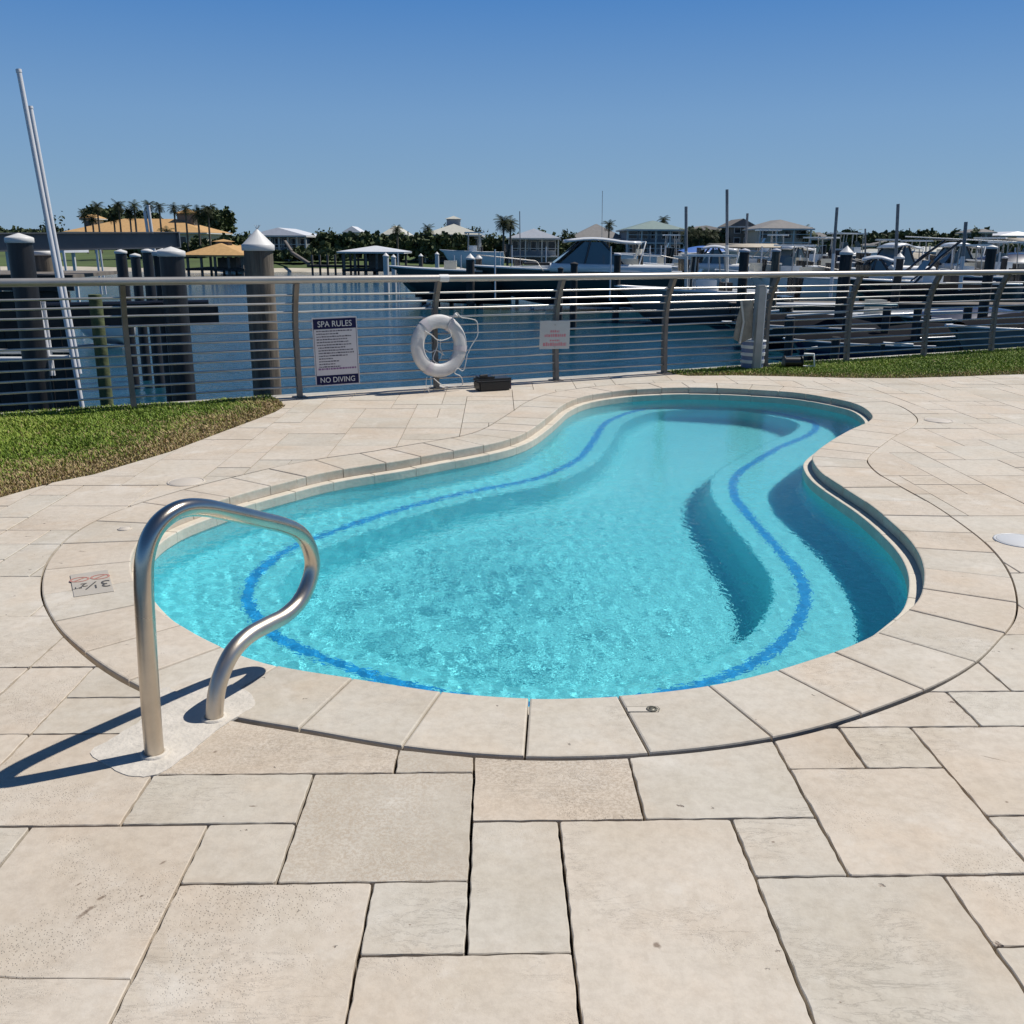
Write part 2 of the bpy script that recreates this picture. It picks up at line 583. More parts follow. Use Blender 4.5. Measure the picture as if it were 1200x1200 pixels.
# blue tile stripe, 3 mm proud
mb = MB()
ns = len(STR)
vs = []
for o_, z in ((-.031, BENCH_Z - .001), (-.031, BENCH_Z + .003), (.031, BENCH_Z + .003), (.031, BENCH_Z - .001)):
    vs += [(x, y, z) for x, y in STR + NST * o_]
mb.add(vs, [f for k in range(3) for f in ring_faces(ns, k)])
s_ = obj('blue_stripe', mb, mat('blue_tile', (.012, .31, .66), .35, var=.2, vscale=30), pool)
s_.cycles.is_caustics_receiver = True

# lip stones under the coping overhang
def arc_pieces(n, step_count):
    e = np.linspace(0, n, step_count + 1).round().astype(int)
    return [(e[i], e[i + 1]) for i in range(step_count)]
def band_piece(name, base, nrm, i0, i1, o_in, o_out, z0, z1, gap, m, parent, bev=.004, wob=.0):
    idx = [i % len(base) for i in range(i0, i1 + 1, 2)]
    if (i1 - i0) % 2: idx.append(i1 % len(base))
    pin = [Vector((*(base[i] + nrm[i] * (o_in if not hasattr(o_in, '__len__') else o_in[i])), 0)) for i in idx]
    po = [Vector((*(base[i] + nrm[i] * (o_out if not hasattr(o_out, '__len__') else o_out[i])), 0)) for i in idx]
    # joint gaps
    for L_ in (pin, po):
        t = (L_[1] - L_[0]).normalized(); L_[0] += t * gap * random.uniform(.6, 1.2)
        t = (L_[-2] - L_[-1]).normalized(); L_[-1] += t * gap * random.uniform(.6, 1.2)
    poly = po + pin[::-1]
    bm = bmesh.new()
    dz = random.uniform(-.0015, .0015)
    vt = [bm.verts.new((p.x, p.y, z1 + dz)) for p in poly]
    f = bm.faces.new(vt)
    if f.normal.z < 0: f.normal_flip()
    bm.normal_update()
    if bm.faces[:][0].normal.z < 0: bmesh.ops.reverse_faces(bm, faces=bm.faces[:])
    ret = bmesh.ops.extrude_face_region(bm, geom=bm.faces[:])
    bot = [v for v in ret['geom'] if isinstance(v, bmesh.types.BMVert)]
    for v in bot: v.co.z = z0
    bm.normal_update()
    bm.edges.ensure_lookup_table()
    te = [e for e in bm.edges if all(abs(v.co.z - z1 - dz) < 1e-5 for v in e.verts)]
    bmesh.ops.bevel(bm, geom=te, offset=bev, segments=2, affect='EDGES', profile=.5)
    bmesh.ops.recalc_face_normals(bm, faces=bm.faces[:])
    me = bpy.data.meshes.new(name)
    bm.to_mesh(me); bm.free()
    for p in me.polygons: p.use_smooth = False
    return link(name, me, m, parent)
PER = NP_ * .03
M_lip = mat('pool_lip_stone', (.60, .54, .44), .6, var=.10, vscale=8, bump=.2, rnd=.06)
lipc = INN.copy()
for (i0, i1) in arc_pieces(NP_, int(PER / .33)):
    band_piece('lip_stone', INN, NIN, i0, i1, -.058, .03, -.135, LIP_Z, .0012, M_lip, pool, .006)
i_ph = int(np.argmin(np.hypot(*(INN - np.array(G(622, 818)[:2])).T)))
for (i0, i1) in arc_pieces(NP_, int(round(PER / .31))):
    o = band_piece('coping_stone', INN, NIN, i0 + i_ph, i1 + i_ph, 0.0, wid, -.06, 0.0, .003, TRAV, pool, .007)
copoly = [tuple(p) for p in (INN + NIN * (wid + .007 + .019 * np.clip((3.75 - INN[:, 1]) / .5, 0, 1) * np.clip((1.6 - INN[:, 0]) / .5, 0, 1))[:, None])]

# water surface with real wavelets (their refraction makes the ripples of light on the floor)
def water_mesh():
    x0, y0 = INN.min(0) - .1
    x1, y1 = INN.max(0) + .1
    st = .008
    xs = np.arange(x0, x1, st); ys = np.arange(y0, y1, st)
    X, Y = np.meshgrid(xs, ys)
    Z = np.zeros_like(X)
    r = np.random.RandomState(5)
    for k in range(70):
        Lw = .044 * (3.0 ** (r.rand() ** 1.3)); a = r.rand() * 2 * PI
        A = Lw * .00064
        ph = r.rand() * 6.28
        wx = X + .05 * np.sin(2.1 * Y + k); wy = Y + .05 * np.sin(1.7 * X + 2 * k)
        Z += A * np.sin(2 * PI / Lw * (wx * np.cos(a) + wy * np.sin(a)) + ph)
    # calmer towards the shaded right-hand cove
    calm = .35 + .65 / (1 + np.exp((X - 1.05) / .28))
    calm *= .55 + .45 / (1 + np.exp((Y - 7.2) / .5))
    Z *= calm
    # keep cells over the basin only
    poly = INN - NIN * .015
    nx, ny = len(xs), len(ys)
    keep = np.zeros((ny, nx), bool)
    px, py = poly[:, 0], poly[:, 1]
    for j, y in enumerate(ys):
        cr = []
        yn = np.roll(py, -1); xn = np.roll(px, -1)
        m_ = (py > y) != (yn > y)
        xc = np.sort(px[m_] + (y - py[m_]) / (yn[m_] - py[m_]) * (xn[m_] - px[m_]))
        for a, b_ in zip(xc[::2], xc[1::2]):
            keep[j] |= (xs > a) & (xs < b_)
    idx = -np.ones((ny, nx), int)
    q = keep[:-1, :-1] & keep[1:, :-1] & keep[:-1, 1:] & keep[1:, 1:]
    use = np.zeros_like(keep)
    use[:-1, :-1] |= q; use[1:, :-1] |= q; use[:-1, 1:] |= q; use[1:, 1:] |= q
    idx[use] = np.arange(use.sum())
    V = np.stack([X[use], Y[use], Z[use] + WATER_Z], 1)
    jj, ii = np.nonzero(q)
    F = np.stack([idx[jj, ii], idx[jj, ii + 1], idx[jj + 1, ii + 1], idx[jj + 1, ii]], 1)
    me = bpy.data.meshes.new('water')
    me.from_pydata(V.tolist(), [], F.tolist())
    me.polygons.foreach_set('use_smooth', [True] * len(F))
    return me
mw = bpy.data.materials.new('pool_water')
mw.use_nodes = True
b = mw.node_tree.nodes['Principled BSDF']
b.inputs['Base Color'].default_value = (1, 1, 1, 1)
b.inputs['Transmission Weight'].default_value = 1
b.inputs['IOR'].default_value = 1.33
b.inputs['Roughness'].default_value = 0
va = mw.node_tree.nodes.new('ShaderNodeVolumeAbsorption')
va.inputs['Color'].default_value = (.0, .80, .93, 1)
va.inputs['Density'].default_value = .34
#mw.node_tree.links.new(va.outputs[0], mw.node_tree.nodes['Material Output'].inputs['Volume'])
_nt = mw.node_tree
_tc = _nt.nodes.new('ShaderNodeTexCoord')
_h = None
for _s, _a in ((26, 1.0), (55, .45)):
    _nz = _nt.nodes.new('ShaderNodeTexNoise'); _nz.inputs['Scale'].default_value = _s; _nz.inputs['Detail'].default_value = 1.5
    _nz.inputs['Distortion'].default_value = .6
    _nt.links.new(_tc.outputs['Object'], _nz.inputs['Vector'])
    _m = _nt.nodes.new('ShaderNodeMath'); _m.operation = 'MULTIPLY_ADD'; _m.inputs[1].default_value = _a
    _nt.links.new(_nz.outputs['Fac'], _m.inputs[0])
    if _h is not None: _nt.links.new(_h, _m.inputs[2])
    else: _m.inputs[2].default_value = 0
    _h = _m.outputs[0]
_bp = _nt.nodes.new('ShaderNodeBump'); _bp.inputs['Strength'].default_value = 1.0; _bp.inputs['Distance'].default_value = .0021
_nt.links.new(_h, _bp.inputs['Height']); _nt.links.new(_bp.outputs[0], b.inputs['Normal'])
wat = link('water', water_mesh(), mw, pool)
wat.cycles.is_caustics_caster = True

# ------------------------------------------------------------------ deck of travertine pavers
UX, UY = .2275, .2395
PHI = .022
ORG = Vector((-.1005, 2.1425))
ex = Vector((math.cos(PHI), math.sin(PHI) * 1.3)); ey = Vector((-math.sin(PHI) * .8, math.cos(PHI)))
def grid(i, j):
    return ORG + ex * (i * UX) + ey * (j * UY)
lawnL_px = [(-260, 640), (-60, 603), (0, 583), (60, 566), (110, 556), (160, 541), (200, 529), (245, 512), (285, 497), (322, 483), (334, 476)]
lawnR_px = [(806, 440.5), (860, 440), (920, 441), (1000, 443), (1060, 443), (1130, 441), (1200, 438.5), (1330, 431)]
FB0 = G(0, 489); FB1 = G(1200, 409.5)            # fence foot line
fdir = (FB1 - FB0).normalized()
fn = Vector((-fdir.y, fdir.x, 0))                # towards the water
def fline(s, o=0.0, z=0.0):
    p = FB0 + fdir * s + fn * o
    return Vector((p.x, p.y, z))
def s_of(px):                                    # where the ray through column px meets the fence line
    d = ray(px, 420)
    # solve FB0 + s fdir on line X/Y = d.x/d.y
    k = d.x / d.y
    return (k * FB0.y - FB0.x) / (fdir.x - k * fdir.y)
LAWNL = [G(*p) for p in lawnL_px]
sl_end = (LAWNL[-1] - FB0).dot(fdir)
polyL = [(p.x, p.y) for p in LAWNL] + [tuple(fline(sl_end, .12)[:2]), tuple(fline(-6, .12)[:2]), (-9.5, 2.5)]
LAWNR = [G(*p) for p in lawnR_px]
sr0 = (LAWNR[0] - FB0).dot(fdir)
polyR = [(p.x, p.y) for p in LAWNR] + [tuple(fline(24, .12)[:2]), tuple(fline(sr0 - .1, .12)[:2])]
deck_poly = [(-9.5, .9), (11, .9), (16, 12), tuple(fline(24, .10)[:2]), tuple(fline(-6, .10)[:2])]

explicit = [(0, -2, 1, 2), (-1, -2, 1, 1), (-1, -4, 2, 2), (1, -3, 2, 3), (3, -1, 1, 1), (3, -4, 2, 3), (5, -2, 2, 1),
            (5, -4, 2, 2), (4, -1, 2, 2), (2, 0, 2, 2), (0, 0, 2, 2), (-2, -1, 2, 2), (-1, 1, 1, 1), (-4, 1, 3, 2),
            (-4, 0, 2, 1), (-3, -1, 1, 1), (-5, -3, 2, 3), (-3, -4, 2, 3), (-6, 0, 2, 2), (-6, -2, 1, 2), (4, 1, 1, 1),
            (5, 1, 1, 1), (6, 0, 2, 2), (6, -1, 2, 1), (5, 2, 2, 1), (7, 2, 2, 1), (-6, 2, 3, 1), (-5, -4, 2, 1)]
occ = {}
tiles = []
for t in explicit:
    tiles.append(t)
    for a in range(t[2]):
        for b_ in range(t[3]):
            occ[(t[0] + a, t[1] + b_)] = 1
rt = random.Random(4)
sizes = [(2, 2), (2, 3), (3, 2), (2, 1), (1, 1), (2, 2), (2, 1), (1, 2), (3, 2)]
for j in range(-4, 52):
    for i in range(-42, 66):
        if (i, j) in occ: continue
        ss = sizes[:]
        rt.shuffle(ss)
        for (w_, h_) in ss + [(1, 1)]:
            if all((i + a, j + b_) not in occ for a in range(w_) for b_ in range(h_)):
                break
        for a in range(w_):
            for b_ in range(h_): occ[(i + a, j + b_)] = 1
        tiles.append((i, j, w_, h_))

M_soil = M_darkgap
mb = MB()
vv, ff = cdt_faces([deck_poly, [tuple(p) for p in (INN + NIN * .03)]])
mb.add([(p.x, p.y, -.070) for p in vv], [f for f, o in ff if 0 in o and 1 not in o])
deck = struct('deck', mb, M_soil)

def jitter_edge(p, q, step, amp):
    L_ = (q - p).length
    k = max(1, int(L_ / step))
    nrm_ = Vector((-(q - p).y, (q - p).x)).normalized()
    return [p] + [p + (q - p) * (a / k) + nrm_ * random.uniform(-amp, amp) for a in range(1, k)]
def view_ok(x, y):
    return y > 1.2 and abs(x) < .62 * y + .55
near_parts, far_mb = [], MB()
cand = []
cop_c = np.array(copoly)
for t in tiles:
    c = grid(t[0] + t[2] / 2, t[1] + t[3] / 2)
    if not view_ok(c.x, c.y): continue
    cand.append((c.length, t, c))
cand.sort(key=lambda q: q[0])
made = 0
cl = polyL; cr_ = polyR
for dist, t, c in cand:
    i, j, w_, h_ = t
    g = .0036 if dist < 5 else .0028
    P4 = [grid(i, j), grid(i + w_, j), grid(i + w_, j + h_), grid(i, j + h_)]
    cen = sum(P4, Vector((0, 0))) / 4
    ex_, ey_ = ex.normalized(), ey.normalized()
    P4 = [P4[0] + (ex_ + ey_) * g, P4[1] + (-ex_ + ey_) * g, P4[2] - (ex_ + ey_) * g, P4[3] + (ex_ - ey_) * g]
    near = dist < 4.6
    poly = []
    for a in range(4):
        p, q = P4[a], P4[(a + 1) % 4]
        if near:
            # clipped corners and chiselled edges
            cc = random.uniform(.002, .006)
            d = (q - p).normalized()
            poly += jitter_edge(p + d * cc, q - d * cc, .028, .0017) + [q - d * cc]
        else:
            poly.append(p)
    r_ = max(w_ * UX, h_ * UY) * .75
    touch = []
    dd = np.hypot(cop_c[:, 0] - cen.x, cop_c[:, 1] - cen.y).min()
    in_pool = inside(copoly, cen.x, cen.y)
    if dd < r_: touch.append(copoly)
    elif in_pool: continue
    for pl in (polyL, polyR):
        arr = np.array(pl)
        segd = 9
        for k in range(len(pl)):
            a, b_ = Vector(pl[k]), Vector(pl[(k + 1) % len(pl)])
            ab = b_ - a
            tpar = max(0, min(1, (cen - a).dot(ab) / ab.length_squared))
            segd = min(segd, (a + ab * tpar - cen).length)
        if segd < r_: touch.append(pl)
        elif inside(pl, cen.x, cen.y):
            touch = None; break
    if touch is None: continue
    # water edge of the deck
    if (cen - Vector(fline(0, .1)[:2])).dot(Vector(fn[:2])) > -r_ * 1.1:
        edge = [tuple(fline(-20, .1)[:2]), tuple(fline(40, .1)[:2]), tuple(fline(40, 5)[:2]), tuple(fline(-20, 5)[:2])]
        if (cen - Vector(fline(0, .1)[:2])).dot(Vector(fn[:2])) > r_: continue
        touch.append(edge)
    bm = bmesh.new()
    pieces = [poly]
    if t == (-5, -3, 2, 3):                       # this stone has cracked right across
        ya = 2.28
        crack = [grid(-5, j + .95), grid(-4.75, j + .90), grid(-4.4, j + .84), grid(-4.0, j + .80), grid(-3.5, j + .79), grid(-3, j + .77)]
    else:
        crack = None
    if touch:
        vv, ff = cdt_faces([[tuple(p) for p in poly]] + touch)
        keepf = [f for f, o in ff if o == {0}]
        if not keepf: bm.free(); continue
        vm = {}
        for f in keepf:
            for k in f:
                if k not in vm: vm[k] = bm.verts.new((vv[k].x, vv[k].y, 0))
            try: bm.faces.new([vm[k] for k in f])
            except ValueError: pass
        area = sum(f.calc_area() for f in bm.faces)
        if area < .0012: bm.free(); continue
        bmesh.ops.dissolve_limit(bm, angle_limit=.01, verts=[], edges=bm.edges[:], use_dissolve_boundaries=False)
    elif crack:
        low = [poly[k] for k in range(len(poly))]
        lower = [grid(-5, j) + (ex_ + ey_) * g, grid(-3, j) + (-ex_ + ey_) * g] + [p + ey_ * -.0010 - (ex_ * g if k == 0 else ex_ * 0) for k, p in enumerate(crack[::-1])]
        lower[-1] += ex_ * g
        upper = [p + ey_ * .0010 for p in crack] + [grid(-3, j + 3) - (ex_ + ey_) * g, grid(-5, j + 3) + (ex_ - ey_) * g]
        upper[0] += ex_ * g; upper[5] -= ex_ * g
        bm.faces.new([bm.verts.new((p.x, p.y, 0)) for p in lower])
        bm.faces.new([bm.verts.new((p.x, p.y, 0)) for p in upper])
    else:
        bm.faces.new([bm.verts.new((p.x, p.y, 0)) for p in poly])
    bm.normal_update()
    for f in bm.faces:
        if f.normal.z < 0: f.normal_flip()
    ret = bmesh.ops.extrude_face_region(bm, geom=bm.faces[:])
    for v in ret['geom']:
        if isinstance(v, bmesh.types.BMVert): v.co.z = -.069
    if dist < 6:
        te = [e for e in bm.edges if e.verts[0].co.z > -.01 and e.verts[1].co.z > -.01 and
              any(abs(f.normal.z) < .5 or f.calc_center_median().z < -.005 for f in e.link_faces)]
        try: bmesh.ops.bevel(bm, geom=te, offset=.0022, segments=1, affect='EDGES', clamp_overlap=True)
        except Exception: pass
    bmesh.ops.recalc_face_normals(bm, faces=bm.faces[:])
    dz = random.uniform(-.0012, .0012); tx, ty = random.uniform(-.002, .002), random.uniform(-.002, .002)
    for v in bm.verts:
        if v.co.z > -.02: v.co.z += dz + (v.co.x - cen.x) * tx + (v.co.y - cen.y) * ty
    if made < 300:
        me = bpy.data.meshes.new('paver'); bm.to_mesh(me)
        link('paver', me, TRAV2 if t in ((-4, 1, 3, 2), (-1, 1, 1, 1), (0, 0, 2, 2), (-2, -1, 2, 2)) else TRAV, deck)
        made += 1
    else:
        bm.verts.index_update()
        far_mb.add([v.co[:] for v in bm.verts], [[v.index for v in f.verts] for f in bm.faces])
    bm.free()
if far_mb.v:
    o = obj('distant_pavers', far_mb, TRAV, deck); o['kind'] = 'stuff'

# ------------------------------------------------------------------ concrete patch, lids, markers on the deck
M_patch = mat('white_mortar', (.56, .515, .445), .85, var=.12, vscale=14, bump=.5, bscale=50)
pp = [G(*p) for p in [(108, 880), (118, 892), (150, 909), (183, 908), (215, 889), (262, 850), (297, 828), (292, 812), (262, 800), (235, 800),
                      (212, 812), (196, 806), (184, 812), (172, 838), (138, 862)]]
pp = [(p.x, p.y) for p in pp]
sm = catmull([Vector((x, y, 0)) for x, y in pp], 5, True)
mb = MB(); mb.prism([(p.x + random.uniform(-.003, .003), p.y + random.uniform(-.003, .003)) for p in sm][::-1] if False else
                    [(p.x + random.uniform(-.003, .003), p.y + random.uniform(-.003, .003)) for p in sm], -.005, .0025)
tag(obj('mortar_patch', mb, M_patch), 'rough white mortar patch on the pavers round the feet of the steel grab rail', 'mortar patch')

def lid(name, px, py, r, m, label, cat, ring=True):
    p = G(px, py)
    t = thing(name, label, cat, (p.x, p.y, 0))
    obj('frame', MB().lathe([(r * 1.0, 0), (r * 1.0, .004), (r * .93, .006), (r * .9, .004), (r * .9, 0)], n=40), m, t)
    obj('cover', MB().lathe([(r * .885, 0), (r * .885, .004), (r * .86, .0055), (.001, .0055)], n=40), m, t)
    return t
M_lid = mat('white_plastic', (.58, .58, .57), .4)
M_lid2 = mat('beige_plastic', (.55, .49, .41), .5)
lid('skimmer_lid', 1195, 634, .125, M_lid, 'round white skimmer lid in the deck to the right of the pool', 'skimmer lid')
lid('drain_lid', 218, 565, .115, M_lid2, 'round beige lid flush in the pavers behind the top of the steel grab rail', 'deck lid')
lid('drain_lid', 1100, 493, .12, M_lid2, 'round beige lid in the deck beyond the right-hand cove of the pool', 'deck lid')
lid('valve_cap', 146, 620, .035, M_lid2, 'small round valve cap in the pavers left of the steel grab rail', 'valve cap')

def text_mesh(txt, size, depth=.0004):
    cu = bpy.data.curves.new('t', 'FONT')
    cu.body = txt
    cu.size = size
    cu.extrude = depth
    cu.align_x = 'CENTER'
    cu.align_y = 'CENTER'
    o = bpy.data.objects.new('t', cu)
    C.objects.link(o)
    dg = bpy.context.evaluated_depsgraph_get()
    me = bpy.data.meshes.new_from_object(o.evaluated_get(dg))
    bpy.data.objects.remove(o)
    me.materials.clear()
    return me
M_black = mat('black_print', (.02, .02, .022), .5)
M_red = mat('red_print', (.42, .20, .16), .6)
M_ink = mat('worn_ink', (.08, .075, .07), .6, var=.4, vscale=60)
M_pink = mat('faded_red_print', (.62, .22, .24), .6)
c4 = [G(*p) for p in [(83, 675), (127, 669), (132, 692), (87, 701)]]
cen = sum(c4, Vector()) / 4
dm = thing('depth_marker', 'square depth marker tile with no diving ring and depth figures on the left coping', 'depth marker', (cen.x, cen.y, 0))
xa = (c4[1] - c4[0]).normalized(); ang = math.atan2(xa.y, xa.x)
dm.rotation_euler = (0, 0, ang + PI)
w_, h_ = (c4[1] - c4[0]).length / 2, (c4[3] - c4[0]).length / 2
obj('tile', MB().prism([(-w_, -h_), (w_, -h_), (w_, h_), (-w_, h_)], -.001, .004), mat('marker_tile', (.47, .42, .34), .3, var=.08), dm)
o = link('lettering', text_mesh('3½', .125), M_ink, dm); o.location = (-.012, .035, .005); o.scale = (.80, 1, 1)
o = link('lettering', text_mesh('FT', .035), M_black, dm); o.location = (w_ * .74, .045, .005)
def ring_mesh(r0, r1, z0, z1, n=28, sx=1.0):
    b = MB(); vs = []
    for r, z in ((r0, z0), (r0, z1), (r1, z1), (r1, z0)):
        vs += [(r * math.cos(2 * PI * k / n) * sx, r * math.sin(2 * PI * k / n), z) for k in range(n)]
    fs = []
    for k in range(4):
        a, b2 = k * n, ((k + 1) % 4) * n
        fs += [(a + i, a + (i + 1) % n, b2 + (i + 1) % n, b2 + i) for i in range(n)]
    return b.add(vs, fs)
for xx in (-.04, .045):
    o = obj('no_diving_ring', ring_mesh(.026, .033, 0, .001, sx=1.25), M_red, dm); o.location = (xx, -.065, .0045)
    o = obj('slash', MB().box(-.030, .030, -.0035, .0035, 0, .001, .7), M_red, dm); o.location = (xx, -.065, .0048)
c = G(755, 832)
an = thing('anchor_cover', 'small worn rectangular slot with round anchor cup in the front coping', 'anchor cover', (c.x, c.y, 0), .03)
M_bronze = mat('worn_bronze', (.20, .19, .15), .5, .5, var=.3, vscale=30)
obj('plate', MB().box(-.055, .03, -.016, .016, -.001, .003), mat('pale_filler', (.55, .50, .42), .7, var=.1), an)
obj('rim', ring_mesh(.013, .018, 0, .004), M_bronze, an).location = (.025, 0, .002)
obj('cup', MB().lathe([(.011, 0), (.011, .0035), (.001, .003)], n=16), M_bronze, an).location = (.025, 0, .001)
obj('surround', MB().add([(a, b_, z) for z in (0, .0045) for a, b_ in ((-.057, -.018), (.045, -.018), (.052, 0), (.045, .018), (-.057, .018), (-.057, .016), (.043, .016), (.049, 0), (.043, -.016), (-.057, -.016))],
      [(0, 1, 8, 9), (1, 2, 7, 8), (2, 3, 6, 7), (3, 4, 5, 6), (10, 11, 18, 19), (11, 12, 17, 18), (12, 13, 16, 17), (13, 14, 15, 16)]), M_bronze, an)

# ------------------------------------------------------------------ grab rail
M_steel = mat('stainless_steel', (.60, .53, .44), .16, 1.0, var=.10, vscale=9, bump=.03, bscale=300)
def steel():
    m = M_steel; nt = m.node_tree; b = nt.nodes['Principled BSDF']
    tc = nt.nodes.new('ShaderNodeTexCoord'); nz = nt.nodes.new('ShaderNodeTexNoise')
    nz.inputs['Scale'].default_value = 3.5; nz.inputs['Detail'].default_value = 8
    nt.links.new(tc.outputs['Object'], nz.inputs['Vector'])
    sx = nt.nodes.new('ShaderNodeSeparateXYZ'); nt.links.new(tc.outputs['Object'], sx.inputs[0])
    mr = nt.nodes.new('ShaderNodeMapRange'); mr.inputs[1].default_value = .0; mr.inputs[2].default_value = .75
    mr.inputs[3].default_value = .36; mr.inputs[4].default_value = .13
    nt.links.new(sx.outputs['Z'], mr.inputs[0])
    ad = nt.nodes.new('ShaderNodeMath'); ad.operation = 'MULTIPLY_ADD'; ad.inputs[1].default_value = .12
    nt.links.new(nz.outputs['Fac'], ad.inputs[0]); nt.links.new(mr.outputs[0], ad.inputs[2])
    nt.links.new(ad.outputs[0], b.inputs['Roughness'])
steel()
gA, gB = G(181, 884), G(251, 842)
gd = (gB - gA).normalized(); gn = Vector((-gd.y, gd.x, 0))
def on_plane(px, py):
    d = ray(px, py); o_ = Vector((0, 0, EYE))
    t = (gA - o_).dot(gn) / d.dot(gn)
    return o_ + d * t
rail_px = [(181, 886), (177.5, 840), (173.5, 780), (170, 720), (168.5, 685), (169.5, 655), (177, 628), (192, 608), (214, 596), (240, 595),
           (270, 601), (305, 609), (333, 616), (351, 625), (362, 641), (366, 662), (361, 685), (350, 706), (333, 722), (312, 733),
           (291, 745), (274, 762), (262, 784), (254, 810), (251, 842)]
path = [on_plane(*p) - Vector((gA.x, gA.y, 0)) for p in rail_px]
path[0].z = -.03; path.append(Vector((gB.x - gA.x, gB.y - gA.y, -.03)))
path = catmull(path, 6)
gr = thing('grab_rail', 'curved stainless steel grab rail at the front left edge of the pool', 'grab rail', (gA.x, gA.y, 0))
obj('tube', MB().tube(path, .0275, 24), M_steel, gr)
for q in (Vector((0, 0, 0)), Vector((gB.x - gA.x, gB.y - gA.y, 0))):
    e = obj('grout_collar', MB().lathe([(.040, 0), (.038, .006), (.030, .008), (.0285, .0055)], (q.x, q.y, .002), 24), M_patch, gr)

# ------------------------------------------------------------------ lawns
def grass_mat():
    m = bpy.data.materials.new('grass_blades'); m.use_nodes = True
    nt = m.node_tree; N, L = nt.nodes, nt.links; b = N['Principled BSDF']
    at_ = N.new('ShaderNodeAttribute'); at_.attribute_name = 'tone'
    cr = N.new('ShaderNodeValToRGB'); e = cr.color_ramp.elements
    st = [(0, (.08, .13, .016)), (.35, (.20, .30, .032)), (.6, (.35, .42, .07)), (.8, (.36, .26, .12)), (1, (.50, .36, .20))]
    while len(e) < len(st): e.new(.5)
    for q, (p, c_) in zip(e, st): q.position = p; q.color = rgb(c_)
    L.new(at_.outputs['Fac'], cr.inputs[0]); L.new(cr.outputs[0], b.inputs['Base Color'])
    b.inputs['Roughness'].default_value = .6
    b.inputs['Specular IOR Level'].default_value = .25
    return m
M_grass = grass_mat()
M_turf = mat('turf_soil', (.09, .095, .035), .95, var=.5, vscale=4, col2=(.17, .125, .065), bump=.8, bscale=30)
def dist_to_poly(X, Y, pts):
    d = np.full(X.shape, 9.0)
    for a, b_ in zip(pts[:-1], pts[1:]):
        ax, ay, bx, by = a[0], a[1], b_[0], b_[1]
        vx, vy = bx - ax, by - ay
        t = np.clip(((X - ax) * vx + (Y - ay) * vy) / (vx * vx + vy * vy), 0, 1)
        d = np.minimum(d, np.hypot(X - ax - t * vx, Y - ay - t * vy))
    return d
def vnoise(X, Y, sc_, seed):
    r = np.random.RandomState(seed); g_ = r.rand(256, 256)
    x, y = X * sc_ + 57, Y * sc_ + 91
    xi, yi = np.floor(x).astype(int), np.floor(y).astype(int); fx, fy = x - xi, y - yi
    fx = fx * fx * (3 - 2 * fx); fy = fy * fy * (3 - 2 * fy)
    q = lambda a, b_: g_[a % 256, b_ % 256]
    return (q(xi, yi) * (1 - fx) + q(xi + 1, yi) * fx) * (1 - fy) + (q(xi, yi + 1) * (1 - fx) + q(xi + 1, yi + 1) * fx) * fy
